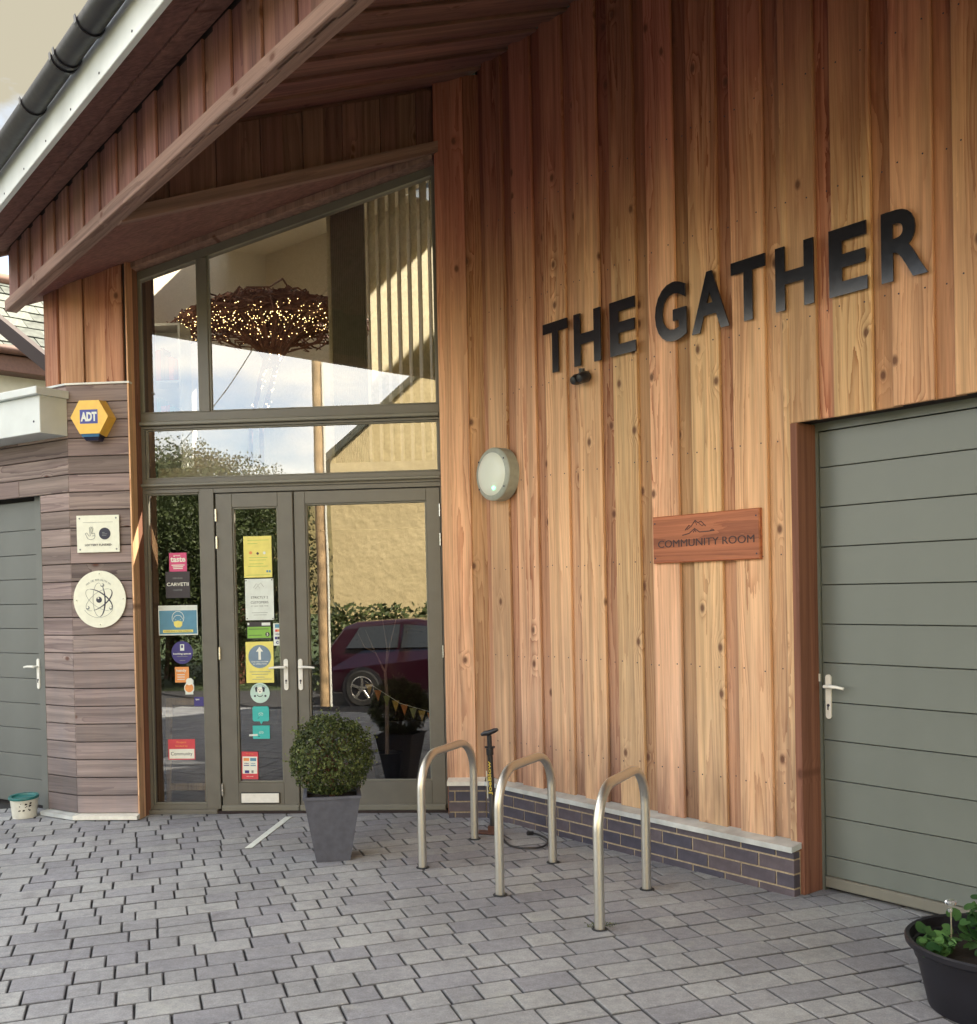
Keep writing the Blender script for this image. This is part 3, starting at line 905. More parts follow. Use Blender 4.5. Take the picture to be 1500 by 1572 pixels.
def lever(parent, fr, x, D, z, side, plate_h=.23, s=1.0):
    p = MB()
    w = .016
    pts = [(-w, -plate_h / 2 + w), (w, -plate_h / 2 + w)]
    poly = [(x_ * 1.0, z_) for x_, z_ in [(w * math.cos(a), -plate_h / 2 + w + w * math.sin(a)) for a in [math.pi + i * math.pi / 8 for i in range(9)]]]
    poly += [(w * math.cos(a), plate_h / 2 - w + w * math.sin(a)) for a in [i * math.pi / 8 for i in range(9)]]
    p.prism(poly, -.009, 0)
    h = p.obj('handle', M_HANDLE, parent, fr.at(x, D, z - .055))
    g = MB()
    g.tube([(0, -.008, .055), (0, -.045, .055)], .009, 10)
    g.tube([(0, -.045, .055), (side * .03, -.05, .057), (side * .075, -.052, .056), (side * .115, -.048, .050)], [.0095, .0095, .0085, .0075], 10)
    g.obj('lever', M_HANDLE, h, fr.at(x, D, z - .055), smooth=True)
    k = MB().lathe([(.008, -.0095), (.007, -.013), (.0001, -.0132)], 10, 'Y', Matrix.Translation((0, 0, -.045)))
    k.box(-.002, .002, -.016, -.012, -.068, -.05)
    k.obj('keyhole', M_INK, h, fr.at(x, D, z - .055))
    return h
hx, hz = FM.px(D_DOOR, 1273, 1053)
lever(do, FM, hx, D_DOOR - .001, hz, 1)
kx, kz = FM.px(D_DOOR, 1260, 1040)
MB().box(kx - .004, kx + .004, D_DOOR - .013, D_DOOR - .008, kz - .02, kz + .02).obj('strike_plate', M_HANDLE, do, FM.M)

# --- entrance glazing
def gxv(u, v=1000): return FG.px(GY, u, v)[0]
def gzv(v, u=450): return FG.px(GY, u, v)[1]
X0, X1 = gxv(224), gxv(683) - .002
XS0, XS1 = gxv(230), gxv(312)
XD0, XM, XD1 = gxv(336), gxv(455.5), gxv(680)
XL0, XL1 = gxv(361), gxv(431)
XR0, XR1 = gxv(473), gxv(659)
ZSB, ZST = gzv(1235, 270), gzv(757, 270)
ZLB, ZLT = gzv(1202, 395), gzv(778, 395)
ZDT = gzv(753, 500)
ZTB, ZTT = gzv(736, 231), gzv(659, 231)
ZUB = gzv(632, 310)
XU0, XU1 = FG.px(GY, 216, 600)[0], FG.px(GY, 306.5, 600)[0]
XV0, XV1 = FG.px(GY, 321.5, 600)[0], FG.px(GY, 671, 600)[0]
def zhead(x):   # underside of the raked head
    a = FG.px(GY, 214.7, 429); b = FG.px(GY, 662.8, 267.7)
    return a[1] + (b[1] - a[1]) * (x - a[0]) / (b[0] - a[0])
gw = MB()
Y0, Y1 = GY, GY + .075
def bars(mb, rects, y0, y1, b=.003):
    for x0, x1, z0, z1 in rects: mb.cbox(x0, x1, y0, y1, z0, z1, b)
# lower screen frame: side light surround, door surround
low = MB()
bars(low, [(X0, XS0, .03, ZDT + .04), (XS1, XD0 - .012, .03, ZDT + .04), (XD0 - .012, X1, ZDT + .006, ZDT + .04), (XD1 + .004, X1, .03, ZDT + .006),
           (XS0, XS1, ZST, ZDT + .04), (XS0, XS1, .03, ZSB), ], Y0, Y1)
lowo = low.obj('side_light', M_FRAME, B, FG.M)
def bead(parent, x0, x1, z0, z1, w=.012, y=None, name='bead'):
    m_ = MB(); yy = (y if y is not None else Y0 + .012)
    bars(m_, [(x0 - .001, x0 + w, z0, z1), (x1 - w, x1 + .001, z0, z1), (x0 + w, x1 - w, z0 - .001, z0 + w), (x0 + w, x1 - w, z1 - w, z1 + .001)], yy, yy + .03, .004)
    return m_.obj(name, M_FRAME_L, parent, FG.M)
def pane(parent, x0, x1, z0, z1, y=None, poly=None):
    y = y if y is not None else Y0 + .030
    cx, cz = (x0 + x1) / 2, (z0 + z1) / 2
    m_ = MB()
    m_.prism([(x - cx, z - cz) for x, z in (poly or [(x0, z0), (x1, z0), (x1, z1), (x0, z1)])], 0, .006)
    return link('pane', mesh(m_.v, m_.f, M_GLASS), parent, FG.at(cx, y, cz))
bead(lowo, XS0, XS1, ZSB, ZST)
pane(lowo, XS0, XS1, ZSB, ZST)
MB().cbox(X0 + .0, XD0 - .03, Y0 - .035, Y0 + .05, .0, .032, .004).obj('threshold', M_FRAME, lowo, FG.M)
# doors
def leaf(x0, x1, gx0, gx1, zb_, zt_, z0, z1):
    d = MB()
    bars(d, [(x0, gx0, z0, z1), (gx1, x1, z0, z1), (gx0, gx1, z0, zb_), (gx0, gx1, zt_, z1)], Y0 + .006, Y0 + .062)
    do_ = d.obj('entrance_door', M_FRAME, B, FG.M)
    bead(do_, gx0, gx1, zb_, zt_, y=Y0 + .014)
    pane(do_, gx0, gx1, zb_, zt_, y=Y0 + .034)
    MB().cbox(x0, x1, Y0 - .022, Y0 + .0055, z0 - .002, z0 + .04, .006).obj('weather_bar', M_FRAME_L, do_, FG.M)
    return do_
ZD0 = .02
dl = leaf(XD0, XM - .003, XL0, XL1, ZLB, ZLT, ZD0, ZDT)
dr = leaf(XM + .003, XD1, XR0, XR1, ZLB + .005, ZLT + .012, ZD0, ZDT)
MB().cbox(XM - .02, XM - .005, Y0 - .004, Y0 + .0058, ZD0 + .05, ZDT - .005, .003).obj('cover_strip', M_FRAME, dl, FG.M)
MB().box(XM - .0029, XM + .0029, Y0 + .03, Y0 + .05, ZD0, ZDT).obj('gasket', M_BLACK, dl, FG.M)
MB().box(XD0 - .03, XD1 + .01, Y0 - .02, Y0 + .06, .0, .018).obj('door_sill', M_BACK, dl, FG.M)
lx, lz = FG.px(GY, 439, 1024); lever(dl, FG, lx, Y0 + .005, lz, -1)
lx, lz = FG.px(GY, 460, 1024); lever(dr, FG, lx + .006, Y0 + .005, lz, 1)
for (u, v) in ((331, 791), (332.5, 833), (337, 1003), (341.5, 1212)):
    hx_, hz_ = FG.px(GY, u, v)
    MB().tube([(0, 0, -.045), (0, 0, .045)], .008, 8).obj('hinge', M_CHROME, dl, FG.at(hx_ + .002, Y0 - .004, hz_), smooth=True)
for (u, v) in ((675, 783), (676, 828), (680.5, 1000)):
    hx_, hz_ = FG.px(GY, u, v)
    MB().tube([(0, 0, -.045), (0, 0, .045)], .008, 8).obj('hinge', M_CHROME, dr, FG.at(hx_ + .002, Y0 - .004, hz_), smooth=True)
a = FG.px(GY, 371, 1218); b_ = FG.px(GY, 429, 1232)
lb = MB().cbox(a[0] - .006, b_[0] + .006, Y0 - .004, Y0 + .0055, b_[1] - .006, a[1] + .006, .002).obj('letterbox', M_BLACK, dl, FG.M)
MB().cbox(a[0], b_[0], Y0 - .010, Y0 - .004, b_[1], a[1], .002).obj('flap', M_HANDLE, lb, FG.M)
# transom
tz0 = MB()
XT0, XT1 = FG.px(GY, 223, 700)[0], FG.px(GY, 674, 700)[0] - .004
bars(tz0, [(X0, X1, ZDT + .042, ZTB), (X0, XT0, ZTB, ZTT), (XT1, X1, ZTB, ZTT), (X0, X1, ZTT, ZTT + .02)], Y0, Y1)
tro = tz0.obj('transom_window', M_FRAME, B, FG.M)
bead(tro, XT0, XT1, ZTB, ZTT)
pane(tro, XT0, XT1, ZTB, ZTT)
MB().cbox(X0, X1, Y0 - .03, Y0, ZDT + .062, ZDT + .085, .006).obj('drip_rail', M_FRAME_L, tro, FG.M)
# upper raked window
uw = MB()
zt = ZTT + .022
bars(uw, [(X0 - .03, X1, zt, ZUB), (XU1, XV0, ZUB, zhead((XU1 + XV0) / 2))], Y0, Y1)
uw.prism([(X0 - .03, ZUB), (XU0, ZUB), (XU0, zhead(XU0)), (X0 - .03, zhead(X0 - .03))], Y0, Y1)
uw.prism([(XV1, ZUB), (X1, ZUB), (X1, zhead(X1)), (XV1, zhead(XV1))], Y0, Y1)
HB = .06
uw.prism([(X0 - .03, zhead(X0 - .03)), (X1, zhead(X1)), (X1, zhead(X1) + HB), (X0 - .03, zhead(X0 - .03) + HB)], Y0, Y1)
uwo = uw.obj('raked_window', M_FRAME, B, FG.M)
for (a, b_) in ((XU0, XU1), (XV0, XV1)):
    pane(uwo, a, b_, ZUB, zhead(b_), poly=[(a, ZUB), (b_, ZUB), (b_, zhead(b_)), (a, zhead(a))])
    m_ = MB(); yy = Y0 + .012; w_ = .012
    bars(m_, [(a, b_, ZUB, ZUB + w_)], yy, yy + .02, .004)
    m_.prism([(a, ZUB + w_), (a + w_, ZUB + w_), (a + w_, zhead(a + w_)), (a, zhead(a))], yy, yy + .02)
    m_.prism([(b_ - w_, ZUB + w_), (b_, ZUB + w_), (b_, zhead(b_)), (b_ - w_, zhead(b_ - w_))], yy, yy + .02)
    m_.obj('bead', M_FRAME_L, uwo, FG.M)
MB().cbox(X0 - .01, X1, Y0 - .03, Y0, zt + .0, zt + .03, .006).obj('drip_rail', M_FRAME_L, uwo, FG.M)
# timber trim above the raked head
tm = MB()
xa, xb = X0 - .10, X1
tm.prism([(xa, zhead(xa) + HB + .002), (xb, zhead(xb) + HB + .002), (xb, zhead(xb) + HB + .06), (xa, zhead(xa) + HB + .06)], Y0 - .11, Y0 + .05)
tm.obj('head_trim', M_BEAM, B, FG.M)
# dark boarded wall between the head and the soffit
upo = MB().prism([(xa, zhead(xa) + HB + .06), (xb, zhead(xb) + HB + .06), (xb, 5.25), (xa, roof_at(FG.w(xa, Y0)))], Y0 + .03, Y0 + .11).obj('gable_infill', M_BACK, B, FG.M)
x = xa
i = 0
while x < xb - .02:
    w_ = .15
    x1_ = min(x + w_, xb)
    zb0 = zhead(x) + HB + .062; 
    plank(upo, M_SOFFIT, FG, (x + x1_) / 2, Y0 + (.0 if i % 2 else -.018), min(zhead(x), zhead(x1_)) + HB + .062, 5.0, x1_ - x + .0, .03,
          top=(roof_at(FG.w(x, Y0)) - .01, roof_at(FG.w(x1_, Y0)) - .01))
    x = x1_; i += 1

# --- pillar left of the door
XPR = FG.px(PIL, 206, 1000)[0]
XPC = FG.px(PIL, 112.5, 1000)[0]
corner = FG.w(XPC, PIL)
FL = Frame(rad(-32.1))
XLc, DL = FL.loc(corner)
ZP = FG.px(PIL, 150, 590)[1]
pil = MB().box(XPC + .0, XPR - .004, PIL + .021, GY + .35, 0, 4.4).obj('entrance_pillar', M_BACK, B, FG.M)
XL_END = XLc - .285
nbo = 24
hh = (ZP - .04) / nbo
# left flank: boards beside the door and above it
XLD = FL.px(DL, 68, 1000)[0]       # right edge of left door opening
ZLD = FL.px(DL + .1, 40, 764)[1]
lw = MB().box(XLc - 3.2, XLD - .004, DL + .021, DL + .3, ZLD + .01, ZP).box(XLD - .004, XLc - .01, DL + .021, DL + .3, 0, ZP).obj('side_wall', M_BACK, B, FL.M)
for i in range(nbo):
    zc = .045 + hh * (i + .5)
    hboard(pil, M_GREYBOARD, FG, XPC + .001, XPR, PIL, zc, hh - .006, b=.004)
    if zc - hh / 2 > ZLD - .02:
        hboard(lw, M_GREYBOARD, FL, XLc - 3.2, XLc - .6 - (i % 3) * .3, DL, zc, hh - .006, b=.004)
        hboard(lw, M_GREYBOARD, FL, XLc - .597 - (i % 3) * .3, XLc - .001, DL, zc, hh - .006, b=.004)
    else:
        hboard(lw, M_GREYBOARD, FL, XLD, XLc - .001, DL, zc, hh - .006, b=.004)
MB().cbox(-.006, .006, 0, .16, -(4.3) / 2, 4.3 / 2, .002).obj('edge_trim', M_LARCH, pil, FG.at(XPR + .007, PIL - .006, 2.15))
MB().box(XPR + .0135, X0 - .002, PIL + .1, GY + .06, 0, 4.5).obj('reveal_board', M_JAMB, pil, FG.M)
# flashing and vertical boards above
MB().prism([(XPC - .006, ZP + .001), (XPR + .02, ZP + .001), (XPR + .02, ZP + .014), (XPC - .006, ZP + .014)], PIL - .012, PIL + .04).obj('flashing', M_WHITEMETAL, pil, FG.M)
MB().box(XLc - .30, XLc + .003, DL - .012, DL + .04, ZP + .001, ZP + .014).obj('flashing', M_ALU, lw, FL.M)
x = XPC + .0
i = 0
for w_ in (.14, .16, .135):
    if x + w_ > XPR: w_ = XPR - x
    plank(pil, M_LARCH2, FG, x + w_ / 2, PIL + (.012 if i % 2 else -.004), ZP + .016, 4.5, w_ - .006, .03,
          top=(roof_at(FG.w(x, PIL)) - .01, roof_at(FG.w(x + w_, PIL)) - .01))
    x += w_; i += 1
up2 = MB().box(XLc - .235, XLc - .003, DL + .03, DL + .3, ZP, 4.3).obj('upper_flank', M_BACK, B, FL.M)
x = XLc - .235
for i, w_ in enumerate((.15, .08)):
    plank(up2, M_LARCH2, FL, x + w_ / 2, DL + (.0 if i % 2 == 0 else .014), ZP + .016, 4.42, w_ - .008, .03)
    x += w_ + .002
MB().box(XLc - .245, XLc - .236, DL + .005, DL + .25, ZP + .016, 4.3).obj('corner_trim', M_JAMB, up2, FL.M)
# base ledge of the pillar
def base_ledge(fr, x0, x1, D, mat, par):
    s = MB(); vs = []
    prof = [(D - .055, .008), (D - .055, .036), (D + .03, .046), (D + .03, .008)]
    for x_ in (x0, x1): vs += [(x_, d, z) for d, z in prof]
    s.add(vs, [(0, 1, 2, 3), (7, 6, 5, 4)] + [(i, i + 4, (i + 1) % 4 + 4, (i + 1) % 4) for i in range(4)])
    return s.obj('ledge', mat, par, fr.M)
lc = meet(FG, PIL - .055, FL, DL - .055)
base_ledge(FG, FG.loc(lc)[0], XPR + .012, PIL, M_WHITEMETAL, pil)
base_ledge(FL, XLD - .02, FL.loc(lc)[0], DL, M_ALU, lw)
# left door
DLD = DL + .10
ldo = MB().box(XLc - 2.2, XLD - .004, DLD + .03, DLD + .05, 0, ZLD + .01).obj('left_door', M_DARKGAP, B, FL.M)
xo = FL.px(DLD, 60, 1000)[0]
MB().cbox(xo + .006, XLD - .004, DLD - .01, DLD + .03, .01, ZLD, .002).obj('door_frame', M_DOORL, ldo, FL.M)
MB().box(XLD - .0035, XLD - .0005, DL + .001, DLD + .02, 0, ZLD).obj('reveal_board', M_FRAME, ldo, FL.M)
gz2 = [ZLD - .03] + [FL.px(DLD, 30, v)[1] for v in (815, 853, 890, 928, 965, 1003, 1041, 1079, 1117, 1157, 1193)] + [.03]
for i in range(len(gz2) - 1):
    z1, z0 = gz2[i] - .002, gz2[i + 1] + .002
    q = MB().cbox(-.8, .8, 0, .03, -(z1 - z0) / 2, (z1 - z0) / 2, .002)
    link('panel', mesh(q.v, q.f, M_DOORL), ldo, FL.at(xo - .8, DLD, (z0 + z1) / 2))
hx, hz = FL.px(DLD, 61, 1023); lever(ldo, FL, hx + .004, DLD - .010, hz, -1)

# --- eave box over the left door
eb = MB()
ebx = FL.px(DL - .22, 61, 640)[0]
_, ez0 = FL.px(DL - .22, 60, 664); _, ez1 = FL.px(DL - .22, 60, 606)
ebo = MB().cbox(ebx - 3, ebx, DL - .22, DL - .001, ez0, ez1, .004).obj('door_canopy', M_FASCIA, B, FL.M)
MB().cbox(ebx - 3, ebx + .025, DL - .26, DL - .0, ez1 + .001, ez1 + .055, .004).obj('capping', M_FASCIA, ebo, FL.M)
sx, sz = FL.px(DL - .22, 52, 647)
MB().lathe([(.008, 0), (.008, -.003), (.0001, -.004)], 8, 'Y').obj('screw', M_INK, ebo, FL.at(sx, DL - .22, sz))

# --- roof
TE = -8.25
T2 = 3.0
DE = 1.66                                  # eave fascia
DTOP = 10.6
rf = MB()
def slab(t0, t1, d0, d1, lo=.0, th=.24):
    vs = []
    for t_ in (t0, t1):
        for d, off_ in ((d0, lo), (d1, lo), (d1, lo + th), (d0, lo + th)):
            vs.append((t_, d, roofz(d) + off_))
    rf.add(vs, [(0, 1, 2, 3), (7, 6, 5, 4)] + [(i, i + 4, (i + 1) % 4 + 4, (i + 1) % 4) for i in range(4)])
SKY0, SKY1, SKD0, SKD1 = -9.3, -7.0, 6.6, 9.0
# unseen rooflight, added and widened so sunlight reaches the fins and ceiling
fin_c = FG.w(FG.px(8.31, 614, 478)[0], 8.31, FG.px(8.31, 614, 478)[1])
kk = 0
while (fin_c + sd * kk).z < roof_at(fin_c + sd * kk): kk += .05
skc = fin_c + sd * kk
st_, sD_ = FM.loc(skc)
SKY0, SKY1, SKD0, SKD1 = st_ - 2.9, st_ + .7, sD_ - .65, min(sD_ + 1.12, DTOP - .3)
TEB = TE - 3.5
slab(TE, T2, DE + .03, 4.85)
slab(TEB, SKY0, 4.85, DTOP); slab(SKY1, T2, 4.85, DTOP)
slab(SKY0, SKY1, 4.85, SKD0); slab(SKY0, SKY1, SKD1, DTOP)
rfo = rf.obj('roof', M_SLATE, B, FM.M)
def roofboard(t, w_, d0, d1, off_, th=.02, mat=M_SOFFIT, name='soffit_board', par=rfo):
    L_ = math.hypot(d1 - d0, .42 * (d1 - d0))
    q = MB().cbox(-w_ / 2, w_ / 2, 0, th, -L_ / 2, L_ / 2, .003)
    ang = math.atan(.42)
    # board z -> up the slope, board y (back) -> up
    zd = Vector((0, math.cos(ang), math.sin(ang))); yd = Vector((0, -math.sin(ang), math.cos(ang))); xd = Vector((-1, 0, 0))
    R = Matrix((( xd.x, yd.x, zd.x, 0), (xd.y, yd.y, zd.y, 0), (xd.z, yd.z, zd.z, 0), (0, 0, 0, 1)))
    dm = (d0 + d1) / 2
    return link(name, mesh(q.v, q.f, mat), par, FM.M @ Matrix.Translation((t, dm, roofz(dm) + off_)) @ R)
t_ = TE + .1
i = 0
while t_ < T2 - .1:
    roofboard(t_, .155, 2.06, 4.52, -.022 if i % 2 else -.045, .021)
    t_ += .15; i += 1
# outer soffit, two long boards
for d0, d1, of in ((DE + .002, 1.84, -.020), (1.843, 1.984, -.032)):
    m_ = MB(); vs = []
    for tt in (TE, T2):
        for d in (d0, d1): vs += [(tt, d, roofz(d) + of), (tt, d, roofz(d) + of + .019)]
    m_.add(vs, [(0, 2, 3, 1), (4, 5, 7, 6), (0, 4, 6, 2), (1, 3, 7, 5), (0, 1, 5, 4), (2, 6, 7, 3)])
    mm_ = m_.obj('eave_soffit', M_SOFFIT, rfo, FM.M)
# beam with short boards above it
ZBM = 3.77
hb = MB().cbox(-.04, .04, 0, .085, -(T2 - TE) / 2, (T2 - TE) / 2, .004)
link('eave_beam', mesh(hb.v, hb.f, M_BEAM), rfo, FM.at((TE + T2) / 2, 1.97, ZBM + .04) @ Matrix.Rotation(rad(90), 4, 'Y'))
bb = MB().box(TE + .02, T2, 2.012, 2.05, ZBM + .08, 4.26).obj('upstand', M_BACK, rfo, FM.M)
t_ = TE + .08; i = 0
while t_ < T2 - .1:
    pr = i % 2
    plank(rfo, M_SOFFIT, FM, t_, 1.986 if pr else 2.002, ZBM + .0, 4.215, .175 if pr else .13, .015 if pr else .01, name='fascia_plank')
    t_ += .152; i += 1
# fascia and gutter
MB().cbox(TE - .02, T2, DE - .03, DE, roofz(DE) - .055 + .0, roofz(DE) + .17, .003).obj('fascia', M_FASCIA, rfo, FM.M)
sc_ = MB()
tt = TE + .15
while tt < T2:
    sc_.lathe([(.006, 0), (.006, -.003), (.0001, -.004)], 6, 'Y', Matrix.Translation((tt, DE - .03, roofz(DE) - .02))); tt += .45
sc_.obj('fascia_screws', M_INK, rfo, FM.M, props={'kind': 'stuff'})
gt = MB(); vs = []
zg = roofz(DE) + .155
gr, dg = .062, DE - .03 - .068
prof = [(dg - gr * math.cos(a), zg - gr * math.sin(a)) for a in [i * math.pi / 10 for i in range(11)]]
prof += [(dg + (gr - .006) * math.cos(a), zg - (gr - .006) * math.sin(a)) for a in [i * math.pi / 10 for i in range(11)]]
n = len(prof)
for x_ in (TE - .05, T2): vs += [(x_, d, z) for d, z in prof]
gt.add(vs, [(i, (i + 1) % n, (i + 1) % n + n, i + n) for i in range(n)] + [tuple(range(n))[::-1]])
gto = gt.obj('gutter', M_GUTTER, rfo, FM.M, smooth=True)
for (u, v) in ((33, 200), (79, 130), (84, 118), (118, 82)):
    tb = FM.px(dg - gr, u, v)[0]
    q = MB(); vs = []
    pp = [(dg - (gr + .008) * math.cos(a), zg - (gr + .008) * math.sin(a)) for a in [i * math.pi / 10 for i in range(11)]]
    pp += [(dg + (gr + .001) * math.cos(a), zg - (gr + .001) * math.sin(a)) for a in [i * math.pi / 10 for i in range(11)]]
    pp[0] = (pp[0][0], zg + .014); n = len(pp)
    for x_ in (tb - .014, tb + .014): vs += [(x_, d, z) for d, z in pp]
    q.add(vs, [(i, (i + 1) % n, (i + 1) % n + n, i + n) for i in range(n)] + [tuple(range(n))[::-1], tuple(range(n, 2 * n))])
    q.obj('gutter_bracket', M_GUTTER, gto, FM.M)
# lower soffit over the glazing, its edge rafter and the boarded step up to the high soffit
rp_ = FG.w(gx_l + .02, GY - .02)
tR, dR = FM.loc(rp_)
def lowz(D): return 3.79 + .425 * (D - 2.05)
pl_ = FG.w(X0 - .12, GY + .02)
tP, dP = FM.loc(pl_)
ls = MB(); P = [(TE + .1, 2.052), (tR, 2.052), (tR, dR), (tP, dP), (TE + .1, dP)]
vs = [(t, d, lowz(d)) for t, d in P] + [(t, d, lowz(d) + .03) for t, d in P]
n = len(P)
ls.add(vs, [tuple(range(n))[::-1], tuple(range(n, 2 * n))] + [(i, (i + 1) % n, (i + 1) % n + n, i + n) for i in range(n)])
ls.obj('lower_soffit', M_SOFFIT, rfo, FM.M)
L_ = math.hypot(dR - 2.05, lowz(dR) - lowz(2.05)); ang = math.atan(.425)
zd = Vector((0, math.cos(ang), math.sin(ang))); yd = Vector((0, -math.sin(ang), math.cos(ang)))
Rm = Matrix(((-1, yd.x, zd.x, 0), (0, yd.y, zd.y, 0), (0, yd.z, zd.z, 0), (0, 0, 0, 1)))
q = MB().cbox(-.04, .04, 0, .075, -L_ / 2, L_ / 2, .004)
dm = (2.05 + dR) / 2
link('rafter', mesh(q.v, q.f, M_BEAM), rfo, FM.M @ Matrix.Translation((tR + .03, dm, lowz(dm) - .03)) @ Rm)
FE = Frame(FM.a + math.pi / 2)      # faces along the wall: x = D, y = -t
i = 0; d = 2.055
while d < dR - .02:
    w_ = min(.15, dR - d)
    m_ = MB(); zc = 4.3
    m_.prism([(-w_ / 2, lowz(d) + .05 - zc), (w_ / 2, lowz(d + w_) + .05 - zc), (w_ / 2, roofz(d + w_) - .05 - zc), (-w_ / 2, roofz(d) - .05 - zc)], 0, .02)
    link('step_plank', mesh(m_.v, m_.f, M_SOFFIT), rfo, FE.at(d + w_ / 2, -tR - .02 + (.012 if i % 2 else 0), zc))
    d += w_; i += 1
# barge board at the far end
bgm = MB(); vs = []
for tt in (TE - .045, TE - .003):
    for d, o_ in ((DE - .03, -.06), (4.6, -.06), (4.6, .27), (DE - .03, .27)): vs.append((tt, d, roofz(d) + o_))
bgm.add(vs, [(0, 1, 2, 3), (7, 6, 5, 4)] + [(i, i + 4, (i + 1) % 4 + 4, (i + 1) % 4) for i in range(4)])
bgm.obj('barge_board', M_BEAM, rfo, FM.M)

# --- rooms behind the glass
XI0, XI1, YI1 = X0 - .55, 2.6, 12.6
def roofwall(fr, x0, y0, x1, y1, z0, th=.1, off=.05):
    m_ = MB(); n_ = 8; vs = []; fs = []
    dx, dy = x1 - x0, y1 - y0; l_ = math.hypot(dx, dy); nx_, ny_ = -dy / l_ * th, dx / l_ * th
    P_ = [(x0, y0), (x1, y1), (x1 + nx_, y1 + ny_), (x0 + nx_, y0 + ny_)]
    vs = [(x, y, z0) for x, y in P_] + [(x, y, roof_at(fr.w(x, y)) + off) for x, y in P_]
    return m_.add(vs, [(0, 3, 2, 1), (4, 5, 6, 7), (0, 1, 5, 4), (1, 2, 6, 5), (2, 3, 7, 6), (3, 0, 4, 7)])
roofwall(FG, XI0, GY + .12, XI0, YI1, 0).obj('upper_room_wall', M_CEIL, B, FG.M)
roofwall(FG, XI0, YI1, XI1, YI1, 0).obj('back_wall', M_CEIL, B, FG.M)
MB().box(XI0 + .01, XI1, GY + .36, YI1 - .01, 2.42, 2.60).obj('added_mezzanine', M_CEIL, B, FG.M)  # gallery floor slab, added to keep the room below dark
q = MB()
q.box(XI0 + .001, XI0 + .02, GY + .13, YI1, 0, 2.41).box(XI0 + .02, XI1, YI1 - .03, YI1 - .01, 0, 2.41).box(XI0 + .02, XI1, GY + .37, YI1 - .03, 2.395, 2.415).box(XI1 - .03, XI1, GY + .9, YI1 - .03, 0, 2.41)
q.obj('lower_room_lining', M_DARKROOM, B, FG.M)
MB().box(XI0, XI1, GY + .08, YI1, -.02, .004).obj('inner_floor', M_FLOORIN, B, FG.M)
# sloped inner ceiling with three folds, clear of the added rooflight
ce = MB()
def csl(t0, t1, d0, d1, of=-.03):
    vs = []
    for t_ in (t0, t1):
        for d, o_ in ((d0, of), (d1, of), (d1, of + .02), (d0, of + .02)): vs.append((t_, d, roofz(d) + o_))
    ce.add(vs, [(0, 1, 2, 3), (7, 6, 5, 4)] + [(i, i + 4, (i + 1) % 4 + 4, (i + 1) % 4) for i in range(4)])
csl(TEB, SKY0, 4.85, DTOP - .1); csl(SKY1, -3.2, 4.85, DTOP - .1); csl(SKY0, SKY1, 4.85, SKD0); csl(SKY0, SKY1, SKD1, DTOP - .1)
csl(TE, TE + .01, 4.6, 4.85)
ceo = ce.obj('inner_ceiling', M_CEIL, B, FM.M)
cu = MB()
cu.box(SKY0 - .03, SKY0, SKD0, SKD1, roofz(SKD0), roofz(SKD1) + .35).box(SKY1, SKY1 + .03, SKD0, SKD1, roofz(SKD0), roofz(SKD1) + .35)
cu.obj('added_rooflight_kerb', M_FASCIA, rfo, FM.M)
# boundary walls so that no light leaks into the rooms
roofwall(FG, XI1 + .1, 5.4, XI1 + .1, YI1, 0).obj('end_wall', M_RENDER, B, FG.M)
# screen of upright fins, corrugated panel and post
yF = GY + .95
scr = MB().box(*(lambda a, b: (a, b))(FG.px(yF + .4, 560, 500)[0], FG.px(yF + .4, 690, 500)[0]), yF - .05, yF + .05, 2.601, 2.64).obj('fin_screen', M_CEIL, B, FG.M)
for u in (573, 589, 605, 621, 637, 653, 668):
    xf = FG.px(yF, u, 480)[0]
    MB().cbox(-.044, .044, -.006, .006, -1.2, 1.2, .002).obj('fin', M_FIN, scr, FG.at(xf, yF, 3.8) @ Matrix.Rotation(rad(62), 4, 'Z'))
cg = MB(); vs = []; fs = []
cx0, cx1 = FG.px(yF - .05, 511, 500)[0], FG.px(yF - .05, 563, 500)[0]
N = 120
for i in range(N + 1):
    xx = cx0 + (cx1 - cx0) * i / N; yy = yF - .05 + .007 * math.sin(i / N * 2 * math.pi * 18)
    vs += [(xx, yy, 2.6), (xx, yy, roof_at(FG.w(xx, yy)) - .06), (xx, yy + .012, roof_at(FG.w(xx, yy)) - .06), (xx, yy + .012, 2.6)]
for i in range(N):
    a = i * 4
    for j in range(4): fs.append((a + j, a + (j + 1) % 4, a + 4 + (j + 1) % 4, a + 4 + j))
cg.add(vs, fs).obj('corrugated_panel', M_CORR, B, FG.M)
MB().box(cx0 - .03, cx0 - .002, yF - .07, yF + .05, 2.6, 5.0).obj('post', M_FIN, B, FG.M)

# ------------------------------------------------------------------ signs and fittings on the walls
# big letters
sgx = FM.px(D_CL, 1120, 440)[0]
DLET = D_CL - .052
sgn = empty('name_sign', FM.at(sgx, DLET, 3.0), 'large black cut-out letters THE GATHER fixed across the timber wall', 'sign')
lets = [('T', 72, 152, 410, 578), ('H', 173, 261, 375, 558), ('E', 291, 376, 337, 528), ('G', 440, 543, 290, 478), ('A', 560, 683, 250, 452),
        ('T', 690, 803, 193, 402), ('H', 836, 962, 141, 375), ('E', 1012, 1138, 83, 328), ('R', 1184, 1337, 33, 282)]
for ch, a, b_, t1, t2 in lets:
    ua, ub = 800 + a / 2.143, 800 + b_ / 2.143
    vm = 300 + (t1 + t2) / 2 / 2.143
    xa_, xb_ = FM.px(DLET, ua, vm)[0], FM.px(DLET, ub, vm)[0]
    hh_ = .325 if ch != 'G' else .335
    text(sgn, ch, (xa_ + xb_) / 2, 3.163, xb_ - xa_, hh_, DLET, M_ACRYL, FM.M, bold=.03, depth=.009, name='letter')
pins = MB()
